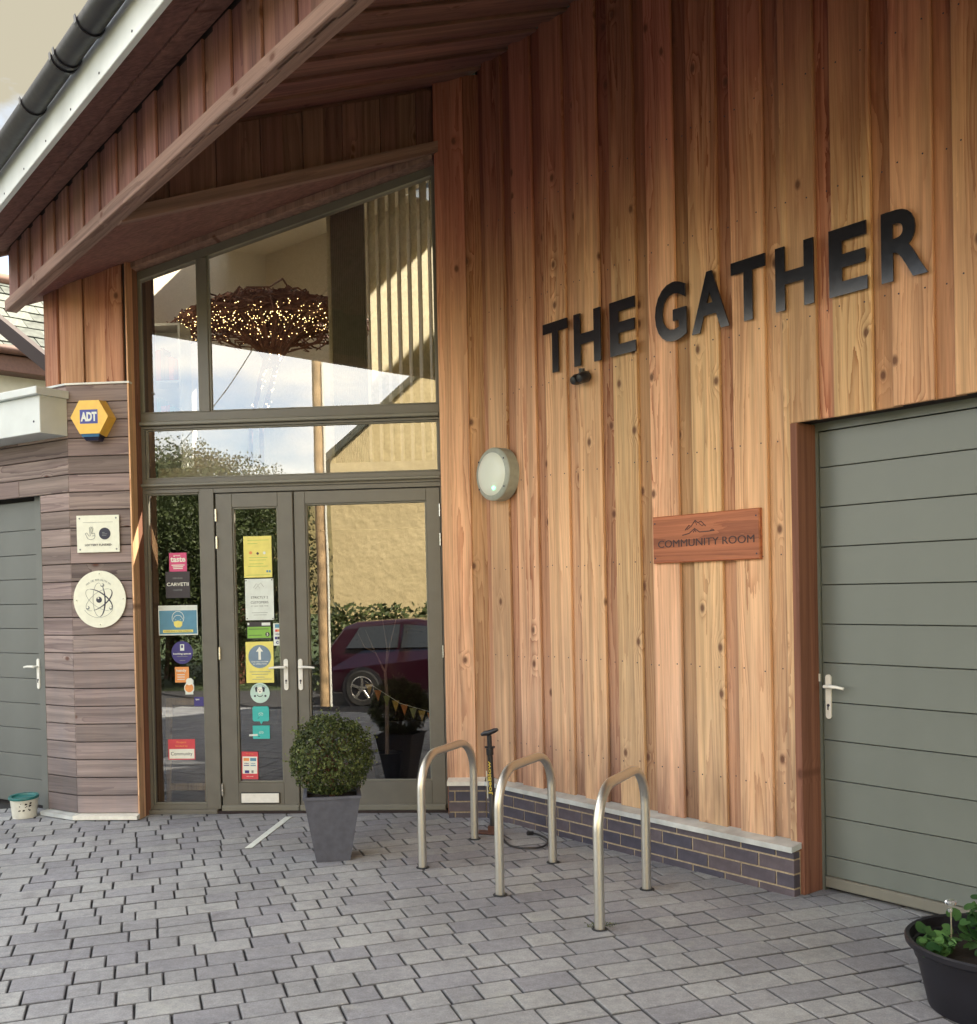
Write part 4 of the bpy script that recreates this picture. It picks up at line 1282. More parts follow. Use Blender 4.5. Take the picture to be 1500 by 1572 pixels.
for ch, a, b_, t1, t2 in lets:
    if ch in 'AG': continue
    um = 800 + (a + (b_ - a) * (.5 if ch == 'T' else .12)) / 2.143; vm = 300 + (t1 + t2) / 2 / 2.143
    xm_ = FM.px(DLET, um, vm)[0]
    for zz in (3.24, 3.07):
        pins.lathe([(.006, D_CL - .02), (.006, DLET + .012)], 8, 'Y', Matrix.Translation((xm_, 0, zz)))
pins.obj('standoffs', M_STEEL, sgn, FM.M, props={'kind': 'stuff'})
# small twin spotlight under the H
sx, sz = FM.px(D_CL - .05, 897, 580)
sp_ = MB().cbox(-.02, .02, -.03, .03, -.03, .03, .006).obj('twin_spotlight', M_BLACK, None, FM.at(sx, D_CL - .052, sz + .01))
thing(sp_, 'small dark double fitting fixed to the boards under the letter H', 'wall fitting')
for dx, dz in ((-.028, -.004), (.03, .0)):
    q = MB().lathe([(.0001, -.06), (.024, -.056), (.034, -.03), (.034, .012), (.024, .03), (.0001, .035)], 12, 'Y', Matrix.Rotation(rad(18), 4, 'X'))
    q.obj('lamp_head', M_BLACK, sp_, FM.at(sx + dx, D_CL - .07, sz + dz), smooth=True)
MB().lathe([(.016, -.0), (.020, .03), (.0001, .032)], 10, 'Z').obj('sensor_head', M_BLACK, sp_, FM.at(sx, D_CL - .07, sz + .024), smooth=True)
# round bulkhead light
lx, lz = FM.px(D_CL - .1, 758, 728)
R_ = .182
lt = MB().lathe([(R_ + .002, .0), (R_, -.085), (R_ - .012, -.097), (R_ - .034, -.099)], 48, 'Y').obj('bulkhead_light', M_LTRING, None, FM.at(lx, D_CL - .022, lz), smooth=True)
thing(lt, 'round opal wall light with grey rim on the timber wall', 'wall light')
MB().lathe([(R_ - .034, -.099), (R_ - .05, -.112), (R_ * .5, -.121), (.0001, -.124)], 48, 'Y').obj('diffuser', M_OPAL, lt, FM.at(lx, D_CL - .022, lz), smooth=True)
for a in (rad(35), rad(-35), rad(145), rad(-145)):
    MB().lathe([(.006, -.1), (.006, -.103), (.0001, -.1035)], 8, 'Y').obj('screw', M_INK, lt, FM.at(lx + (R_ - .016) * math.cos(a), D_CL - .022, lz + (R_ - .016) * math.sin(a)))
MB().lathe([(.012, -.118), (.010, -.1235), (.0001, -.125)], 10, 'Y').obj('status_lamp', M_LED, lt, FM.at(lx + .045, D_CL - .022, lz - .10), smooth=True)

# community room plaque
pa = FM.px(D_CL - .05, 1002, 831); pb = FM.px(D_CL - .05, 1166, 818)
pz0, pz1 = 1.737, 2.008
cxp, czp = (pa[0] + pb[0]) / 2, (pz0 + pz1) / 2
wp, hp = pb[0] - pa[0], pz1 - pz0
q = MB().cbox(-hp / 2, hp / 2, 0, .026, -wp / 2, wp / 2, .006)
pq = link('room_plaque', mesh(q.v, q.f, M_SIGNWOOD), None, FM.at(cxp, D_CL - .05, czp) @ Matrix.Rotation(rad(90), 4, 'Y'))
thing(pq, 'red brown wooden board lettered COMMUNITY ROOM on the timber wall', 'sign')
MP = FM.at(cxp, D_CL - .0515, czp)
M_BURN = plain('burnt_letter', (.045, .02, .02), .6, var=.05)
text(pq, 'COMMUNITY ROOM', .005, -.025, wp * .90, .042, 0, M_BURN, MP, bold=.0, depth=.0015)
def ribbon(pts, w_, y=0, closed=False):
    m_ = MB(); n_ = len(pts)
    vs = []; fs = []
    for i, (x_, z_) in enumerate(pts):
        p0 = pts[max(i - 1, 0)]; p1 = pts[min(i + 1, n_ - 1)]
        tx, tz = p1[0] - p0[0], p1[1] - p0[1]; l_ = math.hypot(tx, tz) or 1
        ww = w_[i] if isinstance(w_, (list, tuple)) else w_
        nx, nz = -tz / l_ * ww / 2, tx / l_ * ww / 2
        vs += [(x_ + nx, y, z_ + nz), (x_ - nx, y, z_ - nz), (x_ - nx, y + .0006, z_ - nz), (x_ + nx, y + .0006, z_ + nz)]
    for i in range(n_ - 1):
        a = i * 4
        for j in range(4): fs.append((a + j, a + (j + 1) % 4, a + 4 + (j + 1) % 4, a + 4 + j))
    fs += [(0, 1, 2, 3), (4 * n_ - 1, 4 * n_ - 2, 4 * n_ - 3, 4 * n_ - 4)]
    return m_.add(vs, fs)
mk = MB()
for pts, w_ in (([(-.13, .045), (-.10, .072), (-.085, .064), (-.055, .098), (-.035, .082), (-.015, .09), (.02, .06)], .005),
                ([(-.115, .048), (-.09, .062)], .004), ([(-.07, .08), (-.055, .094), (-.045, .07)], .004), ([(-.03, .08), (-.005, .062), (.005, .072)], .004),
                ([(-.15, .018), (-.10, .026), (-.06, .052), (-.025, .03), (.04, .031), (.08, .034)], .0055), ([(.05, .033), (.062, .042), (.08, .034)], .004), ([(-.07, .03), (-.06, .045), (-.05, .032)], .006)):
    r_ = ribbon(pts, w_); mk.add(r_.v, r_.f)
mk.obj('mountain_drawing', M_BURN, pq, MP)
for dx in (-wp / 2 + .02, wp / 2 - .02):
    for dz in (-hp / 2 + .03, hp / 2 - .04):
        MB().lathe([(.005, 0), (.005, -.001), (.0001, -.0014)], 8, 'Y').obj('screw', M_INK, pq, MP @ Matrix.Translation((dx, .001, dz)))

# panel class for plates, posters and stickers
class Plate:
    def __init__(s, name, label, cat, fr, D, uv0, uv1, mat, th=.0012, shape='rect', rot=0, group=None, parent=None):
        a = fr.px(D, *uv0); b = fr.px(D, *uv1)
        s.w, s.h = abs(b[0] - a[0]), abs(a[1] - b[1])
        s.M = fr.at((a[0] + b[0]) / 2, D, (a[1] + b[1]) / 2) @ Matrix.Rotation(rot, 4, 'Y')
        s.th = th
        m_ = MB()
        if shape == 'rect': m_.prism([(-s.w / 2, -s.h / 2), (s.w / 2, -s.h / 2), (s.w / 2, s.h / 2), (-s.w / 2, s.h / 2)], -th, 0)
        elif shape == 'disc':
            m_.prism([(s.w / 2 * math.cos(i * math.pi / 24), s.h / 2 * math.sin(i * math.pi / 24)) for i in range(48)], -th, 0)
        else:
            m_.prism([((x - .5) * s.w, (.5 - y) * s.h) for x, y in shape], -th, 0)
        s.o = m_.obj(name, mat, None, s.M)
        thing(s.o, label, cat, group)
        s.y = -th - .0004
        s.k = 0
    def c(s, x, y): return (x - .5) * s.w, (.5 - y) * s.h
    def _y(s):
        s.k += 1
        return s.y - .0003 * s.k
    def rect(s, x0, y0, x1, y1, mat, name='panel'):
        a = s.c(x0, y0); b = s.c(x1, y1); y = s._y()
        return MB().prism([(a[0], b[1]), (b[0], b[1]), (b[0], a[1]), (a[0], a[1])], y, 0 - s.th + .0001).obj(name, mat, s.o, s.M)
    def disc(s, x, y, r, mat, name='disc', ry=None):
        cx, cz = s.c(x, y); yy = s._y(); rz = (ry if ry else r)
        return MB().prism([(cx + r * s.w * math.cos(i * math.pi / 16), cz + rz * s.w * math.sin(i * math.pi / 16)) for i in range(32)], yy, -s.th + .0001).obj(name, mat, s.o, s.M)
    def poly(s, pts, mat, name='shape'):
        yy = s._y(); P = [s.c(*p) for p in pts]
        ar = sum(P[i][0] * P[(i + 1) % len(P)][1] - P[(i + 1) % len(P)][0] * P[i][1] for i in range(len(P)))
        if ar < 0: P = P[::-1]
        return MB().prism(P, yy, -s.th + .0001).obj(name, mat, s.o, s.M)
    def text(s, t_, x, y, w_, h_, mat, bold=.008, rot=0):
        cx, cz = s.c(x, y)
        return text(s.o, t_, cx, cz, w_ * s.w, h_ * s.h, s._y(), mat, s.M, bold=bold, depth=.0005, rot=rot)
    def line(s, strokes, w_, mat, name='line_drawing'):
        m_ = MB(); y = s._y()
        for pts in strokes:
            ww = w_
            if isinstance(pts, tuple): pts, ww = pts
            r_ = ribbon([s.c(*p) for p in pts], [a * s.w for a in ww] if isinstance(ww, list) else ww * s.w, y)
            m_.add(r_.v, r_.f)
        return m_.obj(name, mat, s.o, s.M)
def arc(cx, cy, rx, ry, a0, a1, n=16, tilt=0):
    out = []
    for i in range(n + 1):
        a = rad(a0 + (a1 - a0) * i / n)
        x_, y_ = rx * math.cos(a), ry * math.sin(a)
        out.append((cx + x_ * math.cos(rad(tilt)) - y_ * math.sin(rad(tilt)), cy + x_ * math.sin(rad(tilt)) + y_ * math.cos(rad(tilt))))
    return out

# alarm box: hexagonal, with blue lens below
ax, az = FG.px(PIL - .11, 137, 640)
rx_, rz_ = .134, .120
hexp = [(-rx_, 0), (-rx_ * .50, -rz_), (rx_ * .50, -rz_), (rx_, 0), (rx_ * .50, rz_), (-rx_ * .50, rz_)]
hexp = [(-.138, .0), (-.072, -.118), (.072, -.118), (.138, .0), (.072, .118), (-.072, .118)]
al = MB()
nn_ = 6
bk = [(x * 1.08, z * 1.08) for x, z in hexp]
vs = [(x, -.11, z) for x, z in hexp] + [(x, 0, z) for x, z in bk]
al.add(vs, [tuple(range(6)), tuple(range(11, 5, -1))] + [(i, i + 6, (i + 1) % 6 + 6, (i + 1) % 6) for i in range(6)])
alo = al.obj('alarm_box', M_YEL, None, FG.at(ax, PIL - .001, az))
thing(alo, 'yellow hexagonal alarm box with blue lettered panel on the weathered pillar', 'alarm box')
MA = FG.at(ax, PIL - .1115, az)
MB().box(-.068, .062, -.001, .0005, -.047, .052).obj('blue_panel', M_ALBLUE, alo, MA)
text(alo, 'ADT', -.003, .002, .118, .066, -.0022, M_WHITE, MA, bold=.05, depth=.001)
le_ = MB(); vs = []
for (hw, z_, y0) in ((.067, -.119, -.100), (.045, -.163, -.075)):
    vs += [(-hw, y0, z_), (hw, y0, z_), (hw, .0, z_), (-hw, .0, z_)]
le_.add(vs, [(0, 3, 2, 1), (4, 5, 6, 7), (4, 0, 1, 5), (5, 1, 2, 6), (6, 2, 3, 7), (7, 3, 0, 4)]).obj('strobe_lens', M_NAVYL, alo, FG.at(ax, PIL - .001, az))
vs = [(-.067, -.1025, -.119), (.067, -.1025, -.119), (.060, -.097, -.139), (-.060, -.097, -.139), (-.067, -.09, -.119), (.067, -.09, -.119), (.06, -.085, -.139), (-.06, -.085, -.139)]
MB().add(vs, [(0, 3, 2, 1), (4, 5, 6, 7), (0, 1, 5, 4), (1, 2, 6, 5), (2, 3, 7, 6), (3, 0, 4, 7)]).obj('lens_band', M_ALLENS, alo, FG.at(ax, PIL - .001, az))

lp = Plate('funding_plaque', 'white square plaque with hand symbol, dark disc and LOTTERY FUNDED', 'plaque', FG, PIL - .012, (118, 792), (184.5, 847), M_CREAMP, th=.008)
for x_, y_ in ((.07, .08), (.93, .08), (.07, .92), (.93, .92)): lp.disc(x_, y_, .02, M_INKG, 'screw')
lp.line([[(.15, .19), (.86, .19)]], .006, M_INKG)
lp.line([[(.20, .49), (.24, .47), (.29, .56), (.32, .55), (.30, .34), (.335, .31), (.365, .36), (.36, .50), (.39, .36), (.37, .31), (.33, .36), (.345, .50)],
         [(.36, .50), (.42, .48), (.43, .56), (.41, .63), (.33, .66), (.26, .63), (.20, .49)], [(.36, .56), (.42, .55)]], .011, M_INKG)
lp.disc(.66, .50, .135, M_INK, 'dark_disc')
lp.line([[(.60, .47), (.66, .47)], [(.60, .51), (.72, .51)], [(.60, .55), (.70, .55)]], .010, M_INKG)
lp.text('LOTTERY FUNDED', .50, .80, .62, .055, M_INK, .015)

at_ = Plate('atom_sign', 'round cream sign with dark atom orbit drawing on the weathered pillar', 'sign', FG, PIL - .012, (112.5, 877), (195, 963), M_CREAMP, th=.008, shape='disc')
cxa, cya = .49, .51
def taper(pts, w0, w1): 
    n_ = len(pts); return (pts, [w0 + (w1 - w0) * math.sin(math.pi * i / (n_ - 1)) ** 1 for i in range(n_)])
at_.line([taper(arc(cxa, cya, .115, .295, -60, 90, 24), .006, .026)], .01, M_INK)
at_.line([taper(arc(cxa + .0, cya, .29, .125, -150, 20, 26, 33), .006, .024)], .01, M_INK)
at_.line([taper(arc(cxa + .0, cya + .0, .29, .125, -20, 130, 26, -33), .006, .024)], .01, M_INK)
at_.line([(arc(cxa, cya, .115, .295, 90, 285, 24), .007), (arc(cxa, cya, .29, .125, 30, 205, 26, 33), .006), (arc(cxa, cya, .29, .125, 140, 335, 26, -33), .006)], .006, M_INKG)
at_.disc(cxa, cya, .055, M_INK, 'nucleus')
at_.disc(cxa - .012, cya - .03, .016, M_CREAMP, 'highlight')
for x_, y_ in ((.27, .645), (.715, .655), (.56, .255)):
    at_.disc(x_, y_, .034, M_INKG, 'electron'); at_.disc(x_ - .006, y_ - .01, .02, M_CREAMP, 'highlight')
msg = 'WALK THE JOHN DALTON WAY'
for i, ch in enumerate(msg):
    if ch == ' ': continue
    a = rad(-130 + 80 * i / (len(msg) - 1))
    at_.text(ch, cxa + .36 * math.cos(a), .52 + .36 * math.sin(a), .020, .030, M_INKG, .0, rot=-(a + math.pi / 2))
at_.line([(arc(cxa, .50, .33, .32, 35, 145, 24), .006)], .006, M_INKG, 'small_print')
for x_, y_ in ((.5, .055), (.055, .51), (.945, .5), (.5, .945)): at_.disc(x_, y_, .012, M_WHITE, 'screw')

# stickers and notices on the glass
DG = GY + .0285
SLG = 'posters and stickers on the entrance glass'
p = Plate('window_sticker', 'pink square sticker lettered taste at the top of the side light', 'sticker', FG, DG, (259.5, 849), (287, 877), S_PINK, group=SLG)
p.text('taste', .5, .36, .86, .27, M_WHITE, .03); p.text('great', .45, .16, .4, .10, M_WHITE); 
for y_, w_ in ((.66, .75), (.75, .6), (.84, .55)): p.line([[(.5 - w_ / 2, y_), (.5 + w_ / 2, y_)]], .05, M_WHITE, 'small_print')
p = Plate('window_sticker', 'black sticker lettered CARVETII below the pink sticker', 'sticker', FG, DG, (254, 878), (292, 917.5), S_BLK, group=SLG)
p.text('CARVETII', .5, .48, .90, .13, M_WHITE, .01); p.text('SERVING', .5, .25, .4, .06, M_INKG); p.text('COFFEE', .5, .70, .36, .06, M_INKG)
p = Plate('face_mask_poster', 'blue poster of a face wearing a yellow mask on the side light', 'poster', FG, DG, (243, 930), (304, 974.5), S_PALE, group=SLG)
p.rect(.02, .17, .98, .96, S_BLUE); p.line([(arc(.5, .42, .15, .22, -215, 35, 24), .014), (arc(.5, .47, .115, .14, -180, 0, 12), .012)], .012, S_PALE)
p.poly([(.385, .55), (.5, .51), (.615, .55), (.60, .68), (.55, .74), (.45, .74), (.40, .68)], S_YEL, 'mask'); p.disc(.44, .48, .009, S_PALE, 'eye'); p.disc(.56, .48, .009, S_PALE, 'eye')
p.rect(.11, .82, .88, .91, S_YEL, 'caption_bar'); p.text('PLEASE WEAR A FACE COVERING', .495, .865, .70, .045, M_INK, .0)
p = Plate('window_sticker', 'round navy sticker lettered booking spaces on the side light', 'sticker', FG, DG, (263, 984.5), (296.5, 1019), S_NAVY, shape='disc', group=SLG)
p.rect(.41, .14, .60, .42, S_PALE); p.rect(.46, .18, .55, .30, S_NAVY); p.text('booking spaces', .5, .56, .84, .10, M_WHITE, .02); p.line([[(.25, .67), (.75, .67)], [(.38, .85), (.64, .85)]], .025, M_INKG)
p = Plate('window_sticker', 'orange square sticker lettered handy above the sheep sticker', 'sticker', FG, DG, (268.5, 1024), (290.5, 1047.5), S_ORG, group=SLG)
p.text('handy', .46, .25, .72, .24, S_PALE, .02)
for y_ in (.5, .65, .8): p.line([[(.16, y_), (.70, y_)]], .05, S_PALE, 'small_print')
p = Plate('sheep_sticker', 'small orange and white sheep shaped sticker on the side light', 'sticker', FG, DG - .0022, (282.5, 1041), (298.5, 1066), S_PALE,
          shape=[(.35, .02), (.7, .0), (.95, .15), (.92, .35), (1, .5), (.98, .75), (.88, .85), (.9, 1), (.1, 1), (.12, .85), (.0, .7), (.02, .5), (.2, .3), (.2, .12)][::-1], group=SLG)
p.disc(.5, .60, .42, S_ORG, 'body'); p.disc(.52, .25, .30, M_WHITE, 'head')
p = Plate('window_sticker', 'small dark blue card at the right edge of the side light', 'sticker', FG, DG, (298, 1070), (316.5, 1084), S_NAVY, group=SLG)
p.text('open', .28, .3, .32, .2, M_WHITE); p.rect(.84, .0, .99, .28, M_WHITE); p.rect(.84, .42, .99, .66, S_MINT); p.rect(.84, .75, .99, .98, M_WHITE)
p = Plate('funding_sticker', 'red and white sticker lettered Community low on the side light', 'sticker', FG, DG, (258, 1135), (300, 1166), S_RED, group=SLG)
p.rect(.04, .48, .97, .95, M_WHITE); p.text('Community', .5, .73, .80, .22, M_INK, .0); p.text('Project', .5, .16, .36, .12, S_ORG, .01); p.text('funded by', .5, .34, .46, .11, S_ORG, .01)

p = Plate('yellow_notice', 'yellow paper notice at the top of the left door glass', 'notice', FG, DG - .001, (373.5, 823.5), (418, 886), S_YEL, group=SLG)
p.line([[(.15, .10), (.9, .10)], [(.15, .18), (.5, .18)], [(.18, .52), (.85, .52)], [(.18, .58), (.8, .58)], [(.2, .67), (.7, .67)], [(.15, .73), (.85, .73)], [(.08, .94), (.92, .94)]], .012, S_GREEN, 'small_print')
p.disc(.25, .40, .055, S_ORG, 'picture'); p.disc(.5, .42, .045, S_BLK, 'picture'); p.disc(.74, .41, .05, S_PALE, 'picture'); p.rect(.80, .83, .86, .88, S_BLUE); p.rect(.89, .83, .95, .88, S_BLUE)
p = Plate('customer_notice', 'white paper notice lettered STRICTLY 2 CUSTOMERS on the left door', 'notice', FG, DG - .001, (376, 889), (421, 951.5), S_PALE, group=SLG)
p.text('STRICTLY 2', .5, .45, .60, .055, M_INK, .0); p.text('CUSTOMERS', .5, .57, .62, .055, M_INK, .0); p.text('AT ANY ONE TIME', .5, .66, .62, .03, M_INKG, .0)
p.line([[(.30, .22), (.40, .12), (.46, .16), (.56, .10), (.66, .20)], [(.36, .24), (.46, .17), (.52, .23)]], .010, M_INKG); p.line([[(.22, .82), (.78, .82)], [(.28, .875), (.74, .875)]], .012, M_INKG, 'small_print')
for x_, y_ in ((.04, .04), (.95, .03), (.05, .96), (.96, .97)): p.disc(x_, y_, .02, M_INK, 'tack')
p = Plate('hygiene_sticker', 'green food hygiene sticker with dark strip and black number disc', 'sticker', FG, DG - .001, (379, 955), (416.5, 980.5), S_BLK, group=SLG)
p.rect(.02, .29, .99, .95, S_GREEN); p.rect(.62, .05, .97, .22, S_PALE); p.rect(.03, .05, .10, .18, S_PALE); p.disc(.85, .74, .09, S_BLK, 'number_disc'); p.text('5', .85, .74, .06, .16, M_WHITE, .03)
p.line([[(.06, .42), (.9, .42)], [(.08, .78), (.62, .78)]], .02, S_BLK, 'small_print')
p = Plate('card_strip', 'narrow strip of payment card symbols at the edge of the left door glass', 'sticker', FG, DG - .0005, (419.5, 957), (430.5, 991), S_PALE, group=SLG)
p.rect(.25, .04, .98, .20, S_BLUE); p.rect(.28, .27, .62, .38, S_RED); p.rect(.62, .27, .96, .38, S_ORG); p.text('VISA', .62, .49, .7, .07, S_NAVY, .02); p.rect(.2, .60, .56, .72, S_NAVY); p.rect(.6, .6, .96, .72, S_BLK); p.disc(.6, .86, .22, S_NAVY, 'symbol'); p.disc(.66, .86, .12, S_PALE, 'symbol')
p = Plate('arrow_notice', 'yellow notice with white arrow in a blue disc beside the door handle', 'notice', FG, DG - .001, (377, 985.5), (421, 1048), S_YEL, group=SLG)
p.disc(.5, .36, .41, S_SLATEB, 'blue_disc'); p.poly([(.5, .12), (.63, .24), (.545, .24), (.545, .44), (.455, .44), (.455, .24), (.37, .24)], M_WHITE, 'arrow')
p.text('ONE WAY SYSTEM', .5, .485, .60, .03, M_WHITE, .01); p.text('IN OPERATION', .5, .54, .48, .03, M_WHITE, .01)
p.line([[(.12, .73), (.88, .73)], [(.2, .79), (.8, .79)], [(.36, .86), (.66, .86)], [(.22, .91), (.92, .91)]], .014, S_SLATEB, 'small_print')
p = Plate('dog_sticker', 'round pale sticker with a dog face and paw prints', 'sticker', FG, DG - .001, (384, 1048.5), (414.5, 1079), S_MINT, shape='disc', group=SLG)
p.poly([(.24, .24), (.36, .17), (.38, .42), (.28, .46)], M_INK, 'ear'); p.poly([(.62, .17), (.76, .24), (.73, .46), (.62, .42)], M_INK, 'ear'); p.disc(.5, .37, .14, M_WHITE, 'face', .17); p.disc(.44, .34, .018, M_INK, 'eye'); p.disc(.56, .34, .018, M_INK, 'eye'); p.disc(.5, .43, .035, M_INK, 'nose')
p.line([(arc(.5, .55, .15, .13, 20, 160, 12), .035)], .03, M_INK, 'collar'); p.disc(.24, .65, .05, M_INK, 'paw'); p.disc(.78, .65, .05, M_INK, 'paw'); p.line([(arc(.5, .5, .41, .41, -145, -35, 14), .02)], .02, M_INKG, 'small_print')
def owl(p, y):
    p.line([(arc(.43, y, .055, .055, 0, 360, 10), .014), (arc(.57, y, .055, .055, 0, 360, 10), .014), (arc(.5, y, .14, .11, 200, 340, 10), .014)], .012, S_PALE)
p = Plate('speech_sticker', 'teal speech bubble sticker below the dog sticker', 'sticker', FG, DG - .001, (387.5, 1084.5), (413.5, 1112), S_TEAL,
          shape=[(.08, 0), (.92, 0), (1, .08), (1, .75), (.92, .83), (.62, .83), (.52, 1), (.42, .83), (.08, .83), (0, .75), (0, .08)][::-1], group=SLG)
owl(p, .45); p.line([[(.3, .66), (.42, .62)]], .03, M_INK)
p = Plate('square_teal_sticker', 'teal rectangular sticker with a pale tag at its left edge', 'sticker', FG, DG - .001, (388, 1114), (414.5, 1134), S_TEAL, group=SLG)
owl(p, .55); p.line([[(.3, .85), (.42, .8)]], .03, M_INK); p.line([[(-.22, .73), (.28, .70)]], .11, S_PALE, 'tag')
p = Plate('payment_sticker', 'red sticker with a white grid of card symbols low on the left door', 'sticker', FG, DG - .001, (370.5, 1154), (397, 1196), S_RED, rot=.02, group=SLG)
p.rect(.06, .18, .94, .80, M_WHITE); p.rect(.12, .23, .46, .34, S_ORG); p.rect(.52, .23, .88, .34, S_BLUE); p.rect(.14, .49, .46, .52, S_NAVY); p.rect(.54, .49, .86, .52, S_BLUE); p.rect(.2, .68, .46, .78, S_NAVY); p.rect(.6, .68, .72, .77, M_INKG)
p.text('VISA', .3, .43, .3, .05, S_NAVY, .02); p.text('VISA', .7, .43, .3, .05, S_BLUE, .02); p.text('WELCOME', .5, .9, .42, .025, M_WHITE)
p.text('We accept', .5, .08, .46, .05, S_ORG)

# ------------------------------------------------------------------ things on the paving
def steel_hoop(a, b_, label, h=.665, r=.0245):
    A, Bp = ground(*a), ground(*b_)
    root_M = Matrix.Translation((A + Bp) / 2)
    e = empty('cycle_stand', root_M, label, 'bike rack', 'steel cycle stands on the paving')
    d = (Bp - A); L_ = d.length; d.normalize()
    R = .20
    pts = [Vector((0, 0, -.02)) - d * L_ / 2]
    z1 = h - R
    A0 = -d * L_ / 2
    pts = [A0 + Vector((0, 0, -.02)), A0 + Vector((0, 0, z1 * .5))]
    for i in range(13):
        a_ = math.pi / 2 * i / 12
        pts.append(A0 + d * (R - R * math.cos(a_)) + Vector((0, 0, z1 + R * math.sin(a_))))
    for i in range(13):
        a_ = math.pi / 2 * i / 12
        pts.append(-A0 - d * (R - R * math.sin(a_)) + Vector((0, 0, z1 + R * math.cos(a_))))
    pts += [-A0 + Vector((0, 0, z1 * .5)), -A0 + Vector((0, 0, -.02))]
    MB().tube(pts, r, 20).obj('hoop', M_STEEL, e, root_M, smooth=True)
    for s_ in (A0, -A0):
        MB().lathe([(r + .013, -.002), (r + .014, .003), (r + .004, .006)], 18, 'Z').obj('collar', M_JOINT, e, root_M @ Matrix.Translation(s_))
    return e
steel_hoop((649, 1332), (729, 1288), 'steel hoop cycle stand farthest back, beside the bicycle pump', h=.645)
steel_hoop((768, 1374), (849, 1324), 'middle steel hoop cycle stand between the other two', h=.650)
steel_hoop((921, 1427), (993, 1365), 'steel hoop cycle stand nearest the side door, in front', h=.660)

# floor pump
pb_ = ground(758, 1281)
MPp = Matrix.Translation(pb_) @ Matrix.Rotation(rad(-20), 4, 'Z')
pump = empty('floor_pump', MPp, 'black bicycle floor pump with yellow lettering standing by the brick plinth', 'bicycle pump')
tilt = MPp @ Matrix.Rotation(rad(-1.5), 4, 'Y')
M_PUMPB = plain('pump_base', (.10, .045, .035), .5)
MB().cbox(-.11, .05, -.03, .03, .0, .018, .006).box(-.03, .03, -.028, .028, .018, .06).obj('foot', M_PUMPB, pump, MPp)
MB().tube([(0, 0, .04), (0, 0, .20), (0, 0, .205), (0, 0, .52), (0, 0, .525), (0, 0, .565)], [.022, .022, .0185, .0185, .024, .024], 16).obj('barrel', M_BLACK, pump, tilt, smooth=True)
MB().tube([(0, 0, .56), (0, 0, .65)], .016, 12).obj('piston_rod', M_BLACK, pump, tilt, smooth=True)
MB().tube([(-.055, 0, .655), (-.03, 0, .665), (0, 0, .668), (.04, 0, .684), (.062, 0, .69)], [.010, .017, .019, .016, .009], 12).obj('grip', M_BLACK, pump, tilt, smooth=True)
MB().cbox(-.032, .032, -.012, .012, .568, .58, .003).obj('hose_clip', M_BLACK, pump, tilt)
M_PY = plain('pump_yellow', (.72, .58, .10), .4)
text(pump, 'JoeBlow', 0, .385, .030, .25, -.0205, M_PY, tilt, bold=.01, depth=.002, rot=0) if False else None
me_t = text(pump, 'JoeBlow', .0, .375, .22, .030, -.0215, M_PY, tilt, bold=.02, depth=.003, rot=rad(90))
MB().box(-.026, -.021, -.020, -.014, .24, .42).obj('gauge_strip', M_WHITE, pump, tilt)
h0 = MPp.inverted() @ ground(775, 1297, .01)
hp_ = [MPp @ Vector((.02, 0, .05))]
for (u, v) in ((776, 1292), (790, 1300), (815, 1302), (832, 1300), (841, 1294), (838, 1287), (826, 1281), (818, 1279)):
    hp_.append(ground(u, v, .012))
def smooth_path(P, n=6):
    out = []
    for i in range(len(P) - 1):
        p0, p1, p2, p3 = P[max(i - 1, 0)], P[i], P[i + 1], P[min(i + 2, len(P) - 1)]
        for k in range(n):
            t = k / n
            out.append(.5 * ((2 * p1) + (p2 - p0) * t + (2 * p0 - 5 * p1 + 4 * p2 - p3) * t * t + (3 * p1 - p0 - 3 * p2 + p3) * t ** 3))
    return out + [P[-1]]
ho = MB().tube(smooth_path(hp_), .0065, 8).obj('hose', M_BLACK, pump, smooth=True)
MB().tube([hp_[-1], hp_[-1] + Vector((-.035, -.02, .004))], .014, 10).obj('pump_head', M_BLACK, pump, smooth=True)

# planter with clipped box ball
pp_ = ground(512, 1316)
MPl = Matrix.Translation(pp_) @ Matrix.Rotation(rad(9), 4, 'Z')
plr = empty('box_planter', MPl, 'clipped round box bush in a tapered grey square planter by the doors', 'planter')
q = MB(); vs = []
rings = [(.100, 0), (.165, .385), (.172, .385), (.172, .400), (.150, .400), (.148, .365)]
for r_, z_ in rings: vs += [(-r_, -r_, z_), (r_, -r_, z_), (r_, r_, z_), (-r_, r_, z_)]
fs = [(3, 2, 1, 0)]
for i in range(len(rings) - 1):
    for j in range(4): fs.append((i * 4 + j, i * 4 + (j + 1) % 4, i * 4 + 4 + (j + 1) % 4, i * 4 + 4 + j))
q.add(vs, fs).obj('pot', M_POT, plr, MPl)
MB().box(-.149, .149, -.149, .149, .34, .366).obj('soil', M_SOIL, plr, MPl)
MB().tube([(0, 0, .36), (.005, 0, .45), (0, .01, .56)], [.016, .013, .010], 8).obj('stem', M_TWIG, plr, MPl, smooth=True)

